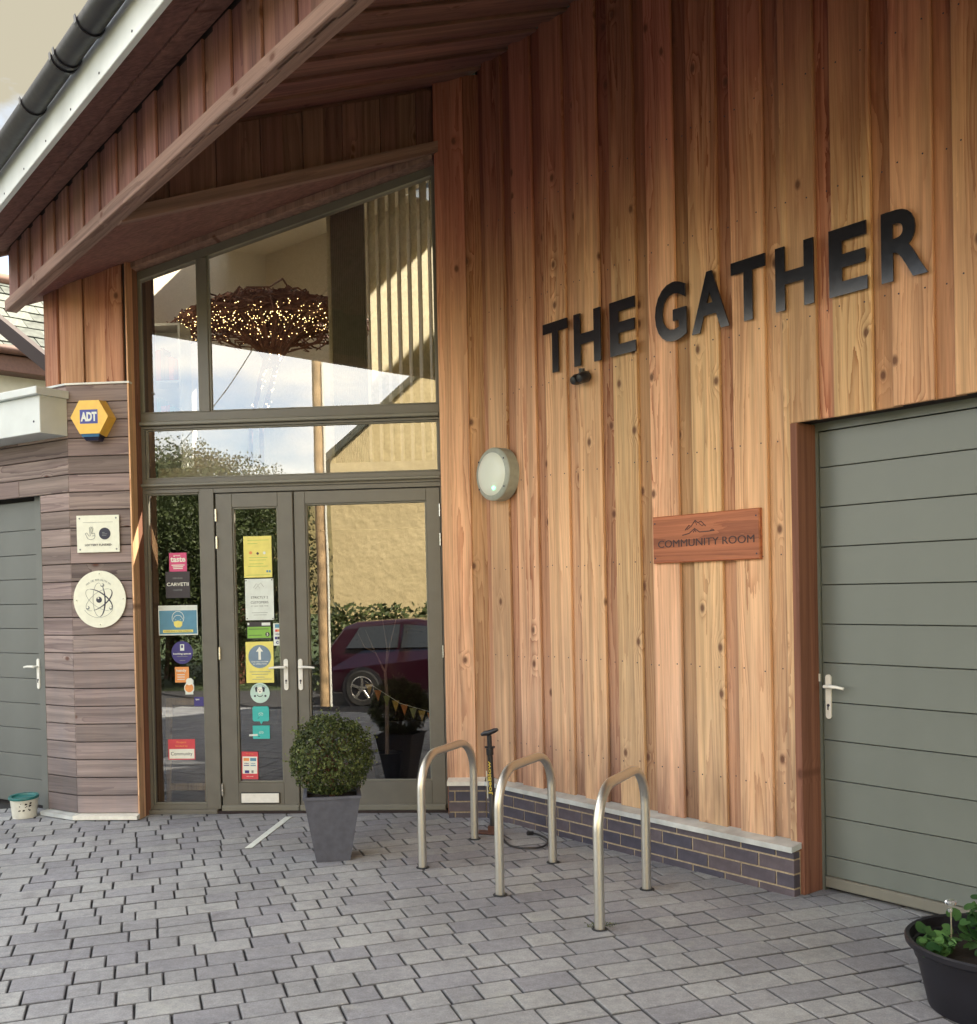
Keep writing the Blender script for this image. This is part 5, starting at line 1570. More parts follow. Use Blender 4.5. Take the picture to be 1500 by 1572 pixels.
def leafcloud(name, mat, parent, M, pts, nrm, size, aspect=.55, tones=None, seed=1, props=None, droop=0, fold=True):
    rg = np.random.default_rng(seed)
    n = len(pts)
    d = nrm + rg.normal(0, .65, (n, 3)); d /= np.linalg.norm(d, axis=1)[:, None] + 1e-9
    a = rg.normal(0, 1, (n, 3)); a -= (a * d).sum(1)[:, None] * d; a /= np.linalg.norm(a, axis=1)[:, None] + 1e-9
    b = np.cross(d, a)
    s = size * rg.uniform(.65, 1.25, (n, 1))
    L_, W_ = a * s, b * s * aspect
    lift = d * s * .22
    # leaf: 6 points, two folded halves
    V = np.stack([pts - L_ * .5, pts + W_ * .5 - L_ * .05 + lift, pts + L_ * .5, pts - W_ * .5 - L_ * .05 + lift], 1).reshape(-1, 3)
    me = bpy.data.meshes.new(name)
    me.vertices.add(n * 4); me.vertices.foreach_set('co', V.ravel())
    idx = np.arange(n)[:, None] * 4
    tri = np.concatenate([idx + np.array([[0, 1, 2]]), idx + np.array([[0, 2, 3]])], 1).reshape(-1)
    me.loops.add(len(tri)); me.loops.foreach_set('vertex_index', tri.astype(np.int32))
    me.polygons.add(n * 2); me.polygons.foreach_set('loop_start', np.arange(0, n * 6, 3, dtype=np.int32))
    me.update(calc_edges=True)
    tn = tones if tones is not None else rg.random(n)
    at = me.attributes.new('tone', 'FLOAT', 'POINT'); at.data.foreach_set('value', np.repeat(tn, 4).astype(np.float32))
    me.materials.append(mat)
    o = link(name, me, parent, M)
    if props:
        for k, v in props.items(): o[k] = v
    return o
def ball_points(n, R, seed, rough=.10, c=(0, 0, 0), inner=.62, sc=(1, 1, 1), freq=2.2):
    rg = np.random.default_rng(seed)
    d = rg.normal(0, 1, (n, 3)); d /= np.linalg.norm(d, axis=1)[:, None]
    rr_ = np.array([1 + rough * (mnoise.noise(Vector(x) * freq + Vector((seed, 0, 0))) * 1.6 + mnoise.noise(Vector(x) * freq * 3.1) * .6) for x in d])
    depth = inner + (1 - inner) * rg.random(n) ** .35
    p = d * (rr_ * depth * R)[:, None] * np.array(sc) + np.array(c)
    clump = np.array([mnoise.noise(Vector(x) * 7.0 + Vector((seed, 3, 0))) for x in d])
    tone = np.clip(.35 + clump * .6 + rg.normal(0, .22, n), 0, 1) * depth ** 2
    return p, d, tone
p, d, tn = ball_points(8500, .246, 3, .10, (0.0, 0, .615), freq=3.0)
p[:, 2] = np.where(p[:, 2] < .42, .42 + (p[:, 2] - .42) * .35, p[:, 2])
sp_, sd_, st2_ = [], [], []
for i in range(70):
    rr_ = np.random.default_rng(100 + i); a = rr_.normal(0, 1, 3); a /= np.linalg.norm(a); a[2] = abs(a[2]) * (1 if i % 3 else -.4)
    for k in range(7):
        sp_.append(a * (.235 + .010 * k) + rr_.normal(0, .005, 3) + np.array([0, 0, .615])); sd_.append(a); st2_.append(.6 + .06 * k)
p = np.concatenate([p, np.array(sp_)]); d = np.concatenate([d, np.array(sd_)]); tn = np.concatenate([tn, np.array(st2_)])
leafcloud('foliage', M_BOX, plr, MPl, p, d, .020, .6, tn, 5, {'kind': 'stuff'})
q = MB()
for i in range(60):
    a = Vector(np.random.default_rng(i).normal(0, 1, 3)).normalized()
    q.tube([(0, 0, .50), Vector((0, 0, .61)) + a * .10, Vector((0, 0, .615)) + a * .235], [.004, .003, .0015], 4)
q.obj('twigs', M_TWIG, plr, MPl, props={'kind': 'stuff'})

# white line on the paving
tp = [ground(376, 1301.5, .004), ground(387, 1301, .004), ground(448.5, 1253.5, .004), ground(438.5, 1253.5, .004)]
m_ = MB().add([t for t in tp] + [t - Vector((0, 0, .003)) for t in tp], [(0, 1, 2, 3), (7, 6, 5, 4), (0, 4, 5, 1), (1, 5, 6, 2), (2, 6, 7, 3), (3, 7, 4, 0)])
thing(m_.obj('floor_tape', M_TAPE), 'straight white tape line on the paving before the left door', 'floor marking')

# bucket
bp_ = ground(38, 1254)
MBk = Matrix.Translation(bp_)
bk_ = empty('bucket', MBk, 'white plastic tub with teal lid on the paving by the left door', 'bucket')
MB().lathe([(.0001, .002), (.080, .002), (.083, .0), (.098, .135), (.102, .137), (.102, .150), (.096, .152)], 28).obj('tub', M_BUCKET, bk_, MBk, smooth=True)
MB().lathe([(.0001, .147), (.080, .147), (.084, .160), (.103, .161), (.106, .152), (.104, .143)], 28).obj('lid', M_TEAL, bk_, MBk @ Matrix.Rotation(rad(3), 4, 'X'), smooth=True)
sm = MB()
rg = random.Random(4)
for i in range(16):
    a = rad(-95 + rg.uniform(-5, 60)); z_ = rg.uniform(.055, .125); r0 = .083 + .015 * z_ / .135 + .0012
    s_ = rg.uniform(.004, .012)
    sm.add([(r0 * math.cos(a + k_) , r0 * math.sin(a + k_), z_ + zz) for k_, zz in ((-s_ * 8, -s_ * .5), (s_ * 7, -s_ * .3), (s_ * 9, s_ * .5), (-s_ * 6, s_ * .7))], [(0, 1, 2, 3)])
sm.obj('dirt_smears', M_SOIL, bk_, MBk, props={'kind': 'stuff'})

# black tub with strawberry-like plant, bottom right
tcen = Vector((1.860, 3.78, 0))
MTb = Matrix.Translation(tcen)
tub = empty('plant_tub', MTb, 'black plastic tub of round leaved green plants by the side door', 'planter')
MB().lathe([(.0001, .0), (.222, .0), (.238, .008), (.285, .220), (.298, .228), (.303, .236), (.316, .240), (.318, .258), (.312, .264), (.300, .260), (.284, .19), (.0001, .19)], 56).obj('tub', M_TUB, tub, MTb, smooth=True)
MB().lathe([(.0001, .205), (.14, .202), (.283, .194)], 32).obj('soil', M_SOIL, tub, MTb, smooth=True)
rg = random.Random(11)
V = []; Fc = []; TT = []
stems = MB()
def round_leaf(c, nrm, r_, tone):
    nrm = nrm.normalized(); a = nrm.orthogonal().normalized(); b = nrm.cross(a)
    ph = rg.random() * 6.28
    n0 = len(V)
    V.append(c - nrm * r_ * .18)
    K = 11
    for k in range(K):
        an = ph + 2 * math.pi * k / K
        rr_ = r_ * (1.0 + .07 * math.sin(3 * an + ph))
        if k == 0: rr_ *= .45
        V.append(c + (a * math.cos(an) + b * math.sin(an)) * rr_ + nrm * r_ * .08 * math.sin(2 * an))
    for k in range(K): Fc.append((n0, n0 + 1 + k, n0 + 1 + (k + 1) % K))
    TT.extend([tone] * (K + 1))
for i in range(330):
    cl = rg.choice([(-.21, .02, .0, .07), (.02, -.05, .1, .12), (.02, -.05, .1, .12), (-.02, .02, .1, .11), (.14, -.06, .06, .10), (.18, .05, .05, .10), (-.02, -.16, .03, .07)])
    x_, y_ = cl[0] + rg.gauss(0, cl[3] * .5), cl[1] + rg.gauss(0, cl[3] * .5)
    if math.hypot(x_, y_) > .29: continue
    h_ = .222 + abs(rg.gauss(0, .03)) + cl[2] * rg.random() * 1.35
    c = Vector((x_, y_, h_))
    nr = Vector((rg.gauss(0, .4), -.35 + rg.gauss(0, .35), .8))
    round_leaf(c, nr, rg.uniform(.014, .032), rg.random() ** 1.3)
    stems.tube([(cl[0] * .9, cl[1] * .9, .2), (Vector((cl[0], cl[1], .21)) + c) / 2, c - Vector((0, 0, .004))], .0016, 4)
me = mesh(V, Fc, M_PLANT, True)
at = me.attributes.new('tone', 'FLOAT', 'POINT'); at.data.foreach_set('value', TT)
lo_ = link('leaves', me, tub, MTb); lo_['kind'] = 'stuff'
stems.obj('stems', M_PLANT, tub, MTb, props={'kind': 'stuff'})
M_CLEAR, t_, b__, L_ = new_mat('clear_plastic')
b__.inputs['Transmission Weight'].default_value = .85; b__.inputs['Roughness'].default_value = .08; b__.inputs['Base Color'].default_value = (.8, .82, .9, 1)
gx_ = EYE + ray(1460, 1388) * 4.35
MGl = Matrix.Translation((gx_.x, gx_.y, gx_.z))
gs = MB().tube([(0, 0, -.14), (0, 0, -.02)], .003, 6).obj('garden_stake', M_STEEL, None, MGl)
thing(gs, 'clear glass garden stake ornament rising from the plant tub', 'garden ornament')
MB().sphere((0, 0, .006), .017, 16, 10, (1.35, 1, .75)).obj('glass_cap', M_CLEAR, gs, MGl, smooth=True)
MB().sphere((-.004, 0, -.022), .010, 12, 8).obj('glass_bead', M_CLEAR, gs, MGl, smooth=True)

# moss and weeds in the corners
wd = []
wn = []
for (u, v, n_, sp) in ((72, 1232, 90, .03), (688, 1240, 40, .02), (935, 1424, 30, .018), (908, 1424, 25, .015)):
    c = ground(u, v)
    for k in range(n_):
        wd.append((c.x + random.gauss(0, sp), c.y + random.gauss(0, sp * .5), .004 + abs(random.gauss(0, sp * .6)))); wn.append((0, -.3, 1))
leafcloud('weeds', M_BOX, None, Matrix.Identity(4), np.array(wd), np.array(wn), .012, .5, None, 9, {'kind': 'stuff', 'label': 'small weeds and moss in the paving corners'})

# ------------------------------------------------------------------ seen through the glass
# hanging woven canopy with fairy lights
yC = GY + 1.9
ccx, ccz = FG.px(yC, 415, 500)
MCn = FG.at(ccx, yC, ccz)
can = empty('woven_tree', MCn, 'brown woven tree canopy with fairy lights behind the raked window', 'sculpture')
rg = random.Random(21)
tw = MB(); fl_ = MB()
HW = (FG.px(yC, 560, 500)[0] - FG.px(yC, 262, 500)[0]) / 2
for i in range(1300):
    a = rg.uniform(0, 2 * math.pi); el_ = rg.random()
    r0 = rg.uniform(.1, 1.0)
    def cp(a, r_):
        dome = .30 * (1 - r_ ** 2.2) ** 1
        th = rg.uniform(-.28, .02) * (1.05 - r_ * .8)
        return Vector((HW * r_ * math.cos(a), .75 * r_ * math.sin(a), dome + th + .0))
    p0 = cp(a, r0); a2 = a + rg.gauss(0, .35); r2 = min(max(r0 + rg.gauss(0, .22), .02), 1)
    p2 = cp(a2, r2); pm_ = (p0 + p2) / 2 + Vector((rg.gauss(0, .03), rg.gauss(0, .03), rg.gauss(0, .04)))
    tw.tube([p0, pm_, p2], [.007, .011, .006], 4)
for i in range(90):   # stems gather to the trunk
    a = rg.uniform(0, 2 * math.pi); r0 = rg.uniform(.2, .5)
    p0 = Vector((HW * r0 * math.cos(a), .75 * r0 * math.sin(a), .0 + rg.uniform(-.05, .12)))
    tw.tube([p0, p0 * .55 + Vector((0, 0, -.12)), Vector((rg.gauss(0, .03), rg.gauss(0, .03), -.38))], [.008, .010, .010], 4)
MB().add(tw.v, tw.f).obj('canopy', M_TWIG, can, MCn, props={'kind': 'stuff'})
for i in range(520):
    a = rg.uniform(0, 2 * math.pi); r_ = rg.uniform(0, 1) ** .6
    p_ = Vector((HW * r_ * math.cos(a), -abs(.78 * r_ * math.sin(a)) - .02, .20 * (1 - r_ ** 2.2) + rg.uniform(-.42, -.0) * (1.05 - .7 * r_)))
    fl_.sphere(p_, rg.uniform(.0018, .004), 5, 4)
for i in range(120):
    t = rg.random(); s_ = rg.choice((-1, 1))
    x_ = s_ * .05 + (-.20 if s_ < 0 else -.18) * t * 1.0 + .06 + rg.gauss(0, .012)
    fl_.sphere((x_, -.05 + rg.gauss(0, .01), -.25 - .62 * t), rg.uniform(.003, .006), 5, 4)
fl_.obj('fairy_lights', M_FAIRY, can, MCn, props={'kind': 'stuff'})
for s_ in (-1, 1):
    MB().tube(smooth_path([Vector((s_ * .05 + .06, -.04, -.22)), Vector((s_ * .06 - .02, -.05, -.45)), Vector((s_ * .05 - .07, -.05, -.65)), Vector((s_ * .05 - .14, -.05, -.95)), Vector((s_ * .05 - .14, -.05, 2.6 - ccz))]), .022, 8).obj('trunk', M_TWIG, can, MCn, smooth=True)

# bookcase on the gallery at the left
ybk = GY + 1.2
bkx = FG.px(ybk, 232, 560)[0]
MBc = FG.at(bkx, ybk, 2.6)
bc = empty('bookcase', MBc, 'white bookcase with books on the gallery behind the left raked pane', 'bookcase')
MB().box(-.26, .26, .23, .25, 0, 1.35).obj('back', M_FASCIA, bc, MBc)
for sx_ in (-.26, .24): MB().box(sx_, sx_ + .02, 0, .23, 0, 1.35).obj('side', M_FASCIA, bc, MBc)
for z_ in (.0, .42, .84, 1.33):
    MB().box(-.24, .24, 0, .23, z_, z_ + .02).obj('shelf', M_FASCIA, bc, MBc)
bcol = [plain('book_' + n_, c, .6) for n_, c in (('red', (.5, .09, .08)), ('teal', (.05, .3, .32)), ('cream', (.7, .62, .45)), ('brown', (.16, .08, .05)), ('pink', (.6, .2, .25)), ('blue', (.08, .15, .4)))]
rg = random.Random(5)
for z_ in (.44, .86):
    x_ = -.235
    k_ = 0
    while x_ < .17:
        w_ = rg.uniform(.022, .045); h_ = rg.uniform(.2, .3)
        bi_ = rg.randrange(6); bname = ('red', 'teal', 'cream', 'brown', 'pink', 'blue')[bi_]
        bo = MB().cbox(-w_ / 2, w_ / 2, 0, .16, 0, h_, .003).obj('book', bcol[bi_], None, FG.at(bkx + x_ + w_ / 2, ybk + .02, 2.6 + z_))
        thing(bo, '%s book, %s from the left on the %s shelf of the white bookcase' % (bname, ('first', 'second', 'third', 'fourth', 'fifth', 'sixth', 'seventh', 'eighth', 'ninth', 'tenth', 'eleventh', 'twelfth', 'thirteenth', 'fourteenth', 'fifteenth')[k_], {.44: 'lower', .86: 'upper'}[z_]), 'book', 'books on the bookcase')
        x_ += w_ + .002; k_ += 1

# framed board leaning inside the side light
ycb = GY + .35
a = FG.px(ycb, 249, 1073); b_ = FG.px(ycb, 325, 1243)
cb = MB()
w_ = b_[0] - a[0]; h_ = a[1] - max(b_[1], .01)
MCb = FG.at((a[0] + b_[0]) / 2, ycb, max(b_[1], .012)) @ Matrix.Rotation(rad(-6), 4, 'X')
cbo = empty('pavement_board', MCb, 'pale timber framed dark board leaning behind the side light glass', 'board')
for (x0, x1, z0, z1) in ((-w_ / 2, -w_ / 2 + .05, 0, h_), (w_ / 2 - .05, w_ / 2, 0, h_), (-w_ / 2 + .05, w_ / 2 - .05, h_ - .055, h_), (-w_ / 2 + .05, w_ / 2 - .05, .09, .145)):
    MB().cbox(x0, x1, -.012, .018, z0, z1, .003).obj('rail', M_PALEWOOD, cbo, MCb)
MB().box(-w_ / 2 + .04, w_ / 2 - .04, .002, .012, .10, h_ - .03).obj('blackboard', M_DARKROOM, cbo, MCb)

# bare sapling in a dark tub and bunting inside the right door
ysp = GY + .9
sx, _ = FG.px(ysp, 593, 1100)
MSp = FG.at(sx, ysp, 0)
sap = empty('bare_sapling', MSp, 'bare pale sapling in a dark tub behind the right door glass', 'plant')
MB().lathe([(.0001, 0), (.09, 0), (.12, .28), (.13, .30), (.115, .30), (.11, .27), (.0001, .27)], 24).obj('tub', M_TUB, sap, MSp, smooth=True)
M_BARK = plain('pale_bark', (.34, .25, .22), .8)
tk = MB().tube([(0, 0, .26), (.01, 0, .75), (0, 0, .95)], [.018, .015, .012], 8)
for pts in ([(0, 0, .95), (-.08, 0, 1.12), (-.16, .02, 1.3)], [(0, 0, .95), (.05, 0, 1.2), (.13, 0, 1.5)], [(0, 0, .93), (.02, 0, 1.15), (-.02, .03, 1.4)], [(-.08, 0, 1.12), (-.17, .02, 1.16), (-.22, 0, 1.28)]):
    tk.tube(pts, [.009, .006, .002], 6)
tk.obj('trunk', M_BARK, sap, MSp, smooth=True)
bu = None
P0, P1 = FG.px(GY + .7, 560, 1045), FG.px(GY + .7, 668, 1095)
MBu = FG.at(P0[0], GY + .7, P0[1])
bu = MB().tube([(0, 0, 0), ((P1[0] - P0[0]) * .5, 0, (P1[1] - P0[1]) * .5 - .05), (P1[0] - P0[0], 0, P1[1] - P0[1])], .002, 4).obj('bunting', M_WHITE, None, MBu)
thing(bu, 'string of little mustard and orange flags behind the right door glass', 'bunting')
FLC = [plain('flag_mustard', (.5, .33, .08), .8), plain('flag_orange', (.55, .2, .06), .8), plain('flag_olive', (.3, .3, .12), .8)]
for i in range(8):
    t = (i + .5) / 8; x_ = (P1[0] - P0[0]) * t; z_ = (P1[1] - P0[1]) * t - .05 * 4 * t * (1 - t) * .9
    MB().prism([(-.03, 0), (0, -.09), (.03, 0)], -.001, .001).obj('flag', FLC[i % 3], bu, FG.at(P0[0] + x_, GY + .7, P0[1] + z_))

# ------------------------------------------------------------------ neighbour house, top left
FN = Frame(rad(45))
npt = EYE + ray(40, 553) * 14.0
nx, nD = FN.loc(npt); nz = npt.z
nh = MB().box(nx - 8, nx + 8, nD, nD + 6, -.4, nz - .12).obj('neighbour_house', M_RENDER, None, FN.M)
thing(nh, 'pale rendered house with slate roof beyond the left end', 'house')
MB().cbox(nx - 8.2, nx + 8.2, nD - .25, nD, nz - .22, nz - .02, .01).obj('eaves_board', M_BROWN, nh, FN.M)
MB().tube([(nx - 8.3, nD - .3, nz + .03), (nx + 8.3, nD - .3, nz + .03)], .055, 10).obj('gutter', M_BROWN, nh, FN.M, smooth=True)
RS, RR = .80, 1.30
MB().add([(nx - 8.2, nD - .3, nz), (nx + 8.2, nD - .3, nz), (nx + 8.2, nD + RR, nz + (RR + .3) * RS), (nx - 8.2, nD + RR, nz + (RR + .3) * RS),
          (nx - 8.2, nD + 6, nz - .1), (nx + 8.2, nD + 6, nz - .1)], [(0, 1, 2, 3), (3, 2, 5, 4), (0, 3, 4), (1, 5, 2)]).obj('roof', M_SLATE, nh, FN.M)
rg = random.Random(9)
sl = mesh(*(lambda q: (q.v, q.f))(MB().box(-.145, .145, 0, .26, 0, .014)), M_SLATE)
sl2 = mesh(*(lambda q: (q.v, q.f))(MB().box(-.145, .145, 0, .26, 0, .014)), plain('pale_slate', (.095, .105, .09), .7, var=.2))
ang = math.atan(RS)
cen = FN.loc(EYE + ray(40, 530) * 14.4)[0]
for r_ in range(9):
    for c_ in range(-9, 10):
        s0 = -.3 + r_ * .185
        px_ = cen + c_ * .30 + (.15 if r_ % 2 else 0)
        dd = nD + s0 * 1.0; zz = nz + (s0 + .3) * RS + .012
        link('slate', sl if rg.random() < .6 else sl2, nh, FN.at(px_, dd, zz) @ Matrix.Rotation(ang - .06 + rg.uniform(-.02, .02), 4, 'X') @ Matrix.Rotation(rg.uniform(-.03, .03), 4, 'Z'))
MB().tube([(nx - 8.2, nD + RR, nz + (RR + .3) * RS + .03), (nx + 8.2, nD + RR, nz + (RR + .3) * RS + .03)], .09, 10).obj('ridge', plain('ridge_tile', (.16, .08, .055), .7), nh, FN.M, smooth=True)
ch = EYE + ray(-8, 455) * 22
chx, chD = FN.loc(ch)
cho = MB().box(chx - .8, chx + .35, chD, chD + .8, 3, ch.z + .2).obj('chimney', M_RENDER, nh, FN.M)
MB().box(chx - .9, chx + .62, chD - .1, chD + .9, ch.z + .2, ch.z + .32).obj('cap', M_SLATE, cho, FN.M)
st = EYE + ray(62, 480) * 20
# rough stone gable with coping behind the slate roof
gxs = FN.loc(EYE + ray(20, 500) * 18)[0]; g1 = FN.loc(EYE + ray(66, 463) * 18); g2 = FN.loc(EYE + ray(20, 491) * 18)
M_STONE = plain('sandstone', (.20, .16, .105), .9, var=.2, scale=6, bump=1, bscale=20)
hz1 = (EYE + ray(66, 463) * 18).z; hz2 = (EYE + ray(20, 491) * 18).z
sg = MB().prism([(g2[0], hz2 - 2.5), (g1[0] + 3, hz2 - 2.5), (g1[0] + 3, hz2 + .1), (g1[0] + .2, hz1), (g2[0], hz2)], g1[1], g1[1] + .5).obj('stone_barn', M_STONE, None, FN.M)
thing(sg, 'rough sandstone gable showing above the slate roof', 'barn')
cpq = MB()
for i in range(6):
    t = i / 6
    x_ = g2[0] + (g1[0] + .2 - g2[0]) * t; z_ = hz2 + (hz1 - hz2) * t
    cpq.box(x_, x_ + .28, g1[1] - .12, g1[1] + .6, z_ + .0, z_ + .14)
cpq.obj('coping', M_SLATE, sg, FN.M)
# black downpipe-like verge in front
va = EYE + ray(-6, 492) * 11.5; vb = EYE + ray(84, 566) * 10.5
dv_ = vb - va
vg = MB().tube([va - dv_ * 1.6, vb + dv_ * .5], .085, 4).obj('sloping_gutter', M_BACK, None)
thing(vg, 'black sloping gutter crossing in front of the slate roof', 'gutter')

# ------------------------------------------------------------------ across the road (seen mirrored in the glass)
YM = GY + .030
def mirror(p):
    x_, y_ = FG.loc(p)
    return FG.w(x_, 2 * YM - y_, p.z)
def mirr(u, v, dist): return mirror(EYE + ray(u, v) * (dist / ray(u, v).dot(fwd)))
FO = Frame(rad(-8.0) + math.pi)      # faces the building; x runs to the left as seen from the camera
M_GABLE, t_, b__, L_ = new_mat('cream_roughcast')
geo = node(t_, 'ShaderNodeNewGeometry'); n1 = node(t_, 'ShaderNodeTexNoise', Scale=.9, Detail=6.0, Roughness=.65); L_(geo.outputs['Position'], n1.inputs['Vector'])
rp = node(t_, 'ShaderNodeValToRGB'); rp.color_ramp.elements[0].position = .3; rp.color_ramp.elements[0].color = (.46, .37, .20, 1); rp.color_ramp.elements[1].position = .7; rp.color_ramp.elements[1].color = (.60, .49, .28, 1)
L_(n1.outputs['Fac'], rp.inputs[0]); L_(rp.outputs[0], b__.inputs['Base Color']); b__.inputs['Roughness'].default_value = .9
n2 = node(t_, 'ShaderNodeTexNoise', Scale=7.0, Detail=6.0); L_(geo.outputs['Position'], n2.inputs['Vector'])
bp = node(t_, 'ShaderNodeBump'); bp.inputs['Strength'].default_value = .6; bp.inputs['Distance'].default_value = .05; L_(n2.outputs['Fac'], bp.inputs['Height']); L_(bp.outputs[0], b__.inputs['Normal'])
gp0 = mirr(507, 705, 21.0)
gx0, gD0 = FO.loc(gp0)
# gable polygon in frame FO (x to camera-left => mirrored right is real right)
sgn_ = 1 if FO.loc(mirr(650, 705, 21.0))[0] > gx0 else -1
W_ = 9.5
ze = gp0.z; zr = ze + W_ / 2 * .86
def FOx(v): return gx0 + sgn_ * v
poly = [(FOx(0), -.45), (FOx(W_), -.45), (FOx(W_), ze), (FOx(W_ / 2), zr), (FOx(0), ze)]
if sgn_ < 0: poly = poly[::-1]
# wall front faces the building: frame y of FO points away from it or towards it
toward = 1 if FO.loc(Vector((0, 7, 0)))[1] > gD0 else -1
ga = MB().prism(poly, gD0 - toward * 7, gD0)
gao = ga.obj('cream_house', M_GABLE, None, FO.M)
thing(gao, 'cream roughcast gable house across the road, reflected in the door glass', 'house')
ro = MB()
for s_ in (0, 1):
    xa_, xb_ = (FOx(-.25), FOx(W_ / 2)) if s_ == 0 else (FOx(W_ + .25), FOx(W_ / 2))
    za_, zb_ = ze - .2, zr + .02
    ya_, yb_ = gD0 + toward * .12, gD0 - toward * 7.2
    ro.add([(xa_, ya_, za_), (xb_, ya_, zb_), (xb_, yb_, zb_), (xa_, yb_, za_), (xa_, ya_, za_ + .16), (xb_, ya_, zb_ + .16), (xb_, yb_, zb_ + .16), (xa_, yb_, za_ + .16)],
           [(0, 1, 2, 3), (4, 7, 6, 5), (0, 4, 5, 1), (1, 5, 6, 2), (2, 6, 7, 3), (3, 7, 4, 0)])
ro.obj('roof', M_SLATE, gao, FO.M)
# telegraph pole and cables
M_POLE = plain('pole_timber', (.42, .29, .16), .8, var=.2, scale=6)
pp = mirr(495, 900, 16.0)
po = MB().tube([(pp.x, pp.y, -.4), (pp.x, pp.y, 7.6)], [.085, .075], 12).obj('telegraph_pole', M_POLE, None, smooth=True)
thing(po, 'weathered wooden telegraph pole beside the cream house, reflected in the glass', 'pole')
MB().tube([(pp.x + .11, pp.y + .05, -.3), (pp.x + .10, pp.y + .05, 5.2)], .018, 6).obj('cable_duct', M_WHITEMETAL, po)
for i, (dx, dy, dz) in enumerate(((9, 5, 7.0), (-16, -6, 6.0), (-9, -14, 6.2))):
    P = [Vector((pp.x, pp.y, 7.0)), Vector((pp.x + dx / 2, pp.y + dy / 2, 6.3 if i else 6.6)), Vector((pp.x + dx, pp.y + dy, dz))]
    cbk = MB().tube(smooth_path(P), .012, 4).obj('overhead_cable', M_BLACK, None)
    thing(cbk, ('thin black cable from the pole towards the right', 'thin black cable from the pole over the trees', 'thin black cable from the pole towards the hill')[i], 'cable')
# trees
def tree(u, top, w_, dist, label, seed, n=52000, cz=None):
    base = mirr(u, 900, dist); base.z = -.45
    H = (mirr(u, top, dist)).z + .45
    e = empty('broadleaf_tree', Matrix.Translation(base), label, 'tree', 'trees across the road')
    MT = Matrix.Translation(base)
    rg = random.Random(seed)
    tk = MB().tube([(0, 0, 0), (.05, 0, H * .3), (0, .1, H * .6)], [.22, .16, .08], 8)
    pts, nr, tn = [], [], []
    k = 13
    for i in range(k):
        a = rg.uniform(0, 6.28); r_ = w_ * .5 * rg.uniform(.2, .78); z_ = H * rg.uniform(.28, .82)
        R_ = w_ * rg.uniform(.20, .34)
        c = (r_ * math.cos(a), r_ * math.sin(a), min(z_, H - R_ * .9))
        tk.tube([(0, 0, H * .25), (c[0] * .5, c[1] * .5, c[2] * .75), c], [.07, .05, .02], 5)
        p, d, t2 = ball_points(n // k, R_, seed * 31 + i, .22, c, .5, (1, 1, .85))
        pts.append(p); nr.append(d); tn.append(t2 * rg.uniform(.6, 1.2))
    tk.obj('trunk', M_TWIG, e, MT, smooth=True)
    leafcloud('crown', M_TREE, e, MT, np.concatenate(pts), np.concatenate(nr), .085, .6, np.clip(np.concatenate(tn), 0, 1), seed, {'kind': 'stuff'})
tree(262, 684, 6.2, 26, 'broad dark tree, left of the two crowns reflected in the transom', 3)
tree(325, 690, 4.6, 30, 'smaller round tree, right of the two crowns reflected in the transom', 4)
tree(200, 700, 6.5, 22, 'leafy tree reflected in the side light glass', 5)
tree(360, 775, 3.2, 24, 'low loose tree reflected at the top of the left door glass', 6, 14000)
hl = MB(); vs = []; N = 40
hc = mirr(430, 900, 170)
fs = []
for j in range(14):
    for i in range(N):
        x_ = hc.x - 200 + 400 * i / (N - 1); y_ = hc.y + 60 - 160 * j / 13
        z_ = -.5 + 19 * math.sin(math.pi * j / 13) * (.55 + .45 * math.cos((i / (N - 1) - .42) * 6)) + 2 * mnoise.noise(Vector((x_ * .03, y_ * .03, 0)))
        vs.append((x_, y_, z_))
for j in range(13):
    for i in range(N - 1): fs.append((j * N + i, j * N + i + 1, (j + 1) * N + i + 1, (j + 1) * N + i))
hlo = MB().add(vs, fs).obj('hill', plain('hill_grass', (.16, .13, .05), .95, var=.2, scale=.2), None, smooth=True)
thing(hlo, 'low tawny hill on the horizon across the road', None, kind='structure')
# hedge in front of the cream house
ha, hb_ = mirr(500, 940, 20.2), mirr(760, 940, 20.2)
hp0 = []; n_ = 7000
rgn = np.random.default_rng(8)
tt_ = rgn.random(n_)
bx_ = np.outer(1 - tt_, [ha.x, ha.y, 0]) + np.outer(tt_, [hb_.x, hb_.y, 0])
bx_ += rgn.normal(0, .25, (n_, 3)) * np.array([1, 1, 0]); bx_[:, 2] = -.4 + rgn.random(n_) ** .7 * (1.55 + .25 * np.sin(tt_ * 23))
hd_ = leafcloud('hedge', M_TREE, None, Matrix.Identity(4), bx_, np.tile([0, .5, .6], (n_, 1)), .12, .6, None, 8)
thing(hd_, 'low green hedge along the foot of the cream house', 'hedge')

# red hatchback
M_RED = plain('red_car_paint', (.022, .003, .009), .22, var=.03, coat=.8)
M_CGL = plain('car_glass', (.02, .025, .03), .06, spec=.8)
M_TYRE = plain('tyre', (.02, .02, .02), .85)
cr0 = mirr(497, 1050, 17.6); cr1 = mirr(700, 1050, 17.0)
dirx = (cr1 - cr0); dirx.z = 0; dirx.normalize()
RZ = -.34
ny = Vector((-dirx.y, dirx.x, 0))
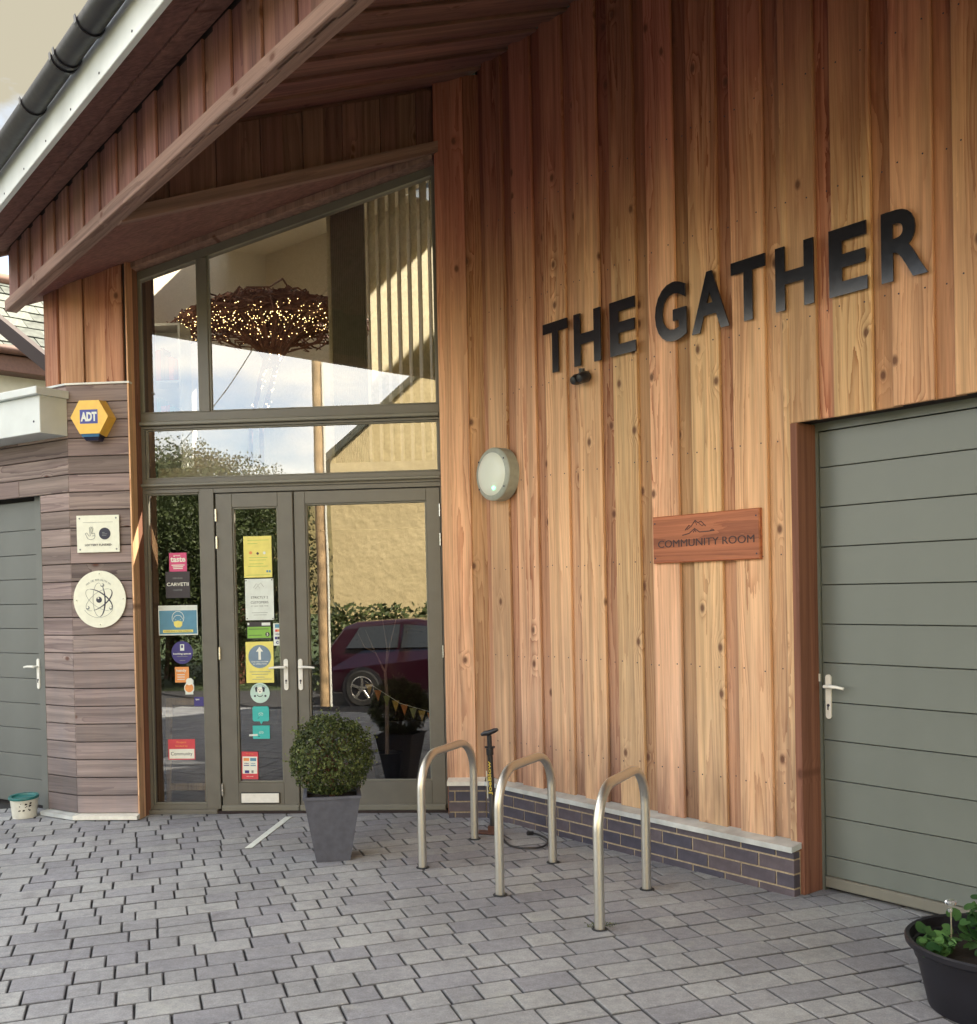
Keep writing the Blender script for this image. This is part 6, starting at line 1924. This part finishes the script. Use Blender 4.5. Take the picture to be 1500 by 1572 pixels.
# car local: x forward (rear at 0), y across, z up
side = ny if ny.y < 0 else -ny
MCar = Matrix.Identity(4)
for r_ in range(3):
    MCar[r_][0] = dirx[r_]; MCar[r_][1] = side[r_]; MCar[r_][2] = (0, 0, 1)[r_]
MCar[0][3], MCar[1][3], MCar[2][3] = cr0.x, cr0.y, RZ
car = empty('parked_car', MCar, 'dark red hatchback parked across the road, reflected in the right door', 'car')
prof = [(0.02, .38), (-.02, .62), (.05, .95), (.30, 1.36), (.55, 1.45), (1.6, 1.50), (2.3, 1.42), (3.05, 1.0), (3.75, .90), (4.12, .72), (4.15, .40), (4.05, .24), (.15, .24)]
Wc = 1.72
def tumble(z): return 0 if z < .95 else (z - .95) * .42
vs = []
for s_ in (0, 1):
    for x_, z_ in prof:
        y_ = (tumble(z_) + (.06 if z_ < .35 else 0)) if s_ == 0 else Wc - tumble(z_) - (.06 if z_ < .35 else 0)
        vs.append((x_, y_, z_))
n = len(prof)
body = MB().add(vs, [tuple(range(n)), tuple(range(2 * n - 1, n - 1, -1))] + [(i, i + n, (i + 1) % n + n, (i + 1) % n) for i in range(n)])
bo = body.obj('body', M_RED, car, MCar)
bv = bo.modifiers.new('bevel', 'BEVEL'); bv.width = .05; bv.segments = 3; bv.limit_method = 'ANGLE'; bv.angle_limit = .35
for s_ in (0, 1):
    for pts in ([(.42, 1.02), (.62, 1.36), (1.35, 1.40), (1.35, 1.02)], [(1.42, 1.02), (1.42, 1.40), (2.2, 1.345), (2.75, 1.02)]):
        vs = []
        for x_, z_ in pts:
            for dy in (-.012, .02):
                y_ = tumble(z_) + dy
                vs.append((x_, y_ if s_ == 0 else Wc - y_, z_))
        k_ = 4
        MB().add(vs, [(0, 2, 4, 6), (7, 5, 3, 1), (0, 1, 3, 2), (2, 3, 5, 4), (4, 5, 7, 6), (6, 7, 1, 0)]).obj('side_window', M_CGL, car, MCar)
    MB().cbox(-.03, .10, .0, .25, .72, .98, .02, ).obj('tail_lamp', S_RED, car, MCar @ Matrix.Translation((0, -.012 if s_ == 0 else Wc - .24, 0)))
MB().add([(.055, .25, .98), (.055, Wc - .25, .98), (.27, Wc - .3, 1.32), (.27, .3, 1.32), (.035, .25, .98), (.035, Wc - .25, .98), (.245, Wc - .3, 1.33), (.245, .3, 1.33)],
         [(0, 1, 2, 3), (4, 7, 6, 5), (0, 4, 5, 1), (1, 5, 6, 2), (2, 6, 7, 3), (3, 7, 4, 0)]).obj('rear_window', M_CGL, car, MCar)
for x_ in (.72, 3.30):
    for s_ in (0, 1):
        yy = -.015 if s_ == 0 else Wc + .015
        mw = MCar @ Matrix.Translation((x_, yy, .32)) @ (Matrix.Identity(4) if s_ == 0 else Matrix.Rotation(math.pi, 4, 'Z'))
        MB().lathe([(.0001, .03), (.36, .03), (.375, .0), (.375, .0), (.0001, -.002)], 24, 'Y').obj('wheel_arch', M_BLACK, car, mw)
        wh = MB().lathe([(.20, -.012), (.29, -.02), (.315, .0), (.315, .14), (.2, .15)], 28, 'Y').obj('wheel', M_TYRE, car, mw, smooth=True)
        rim = MB().lathe([(.215, -.010), (.20, -.018), (.19, .01), (.19, .05)], 28, 'Y').lathe([(.05, -.02), (.0001, -.024)], 12, 'Y')
        for k in range(5):
            a = k * 2 * math.pi / 5
            rim.cbox(-.022, .022, -.018, .01, .03, .20, .004, Matrix.Rotation(a, 4, 'Y'))
        rim.obj('rim', M_CHROME, wh, mw)
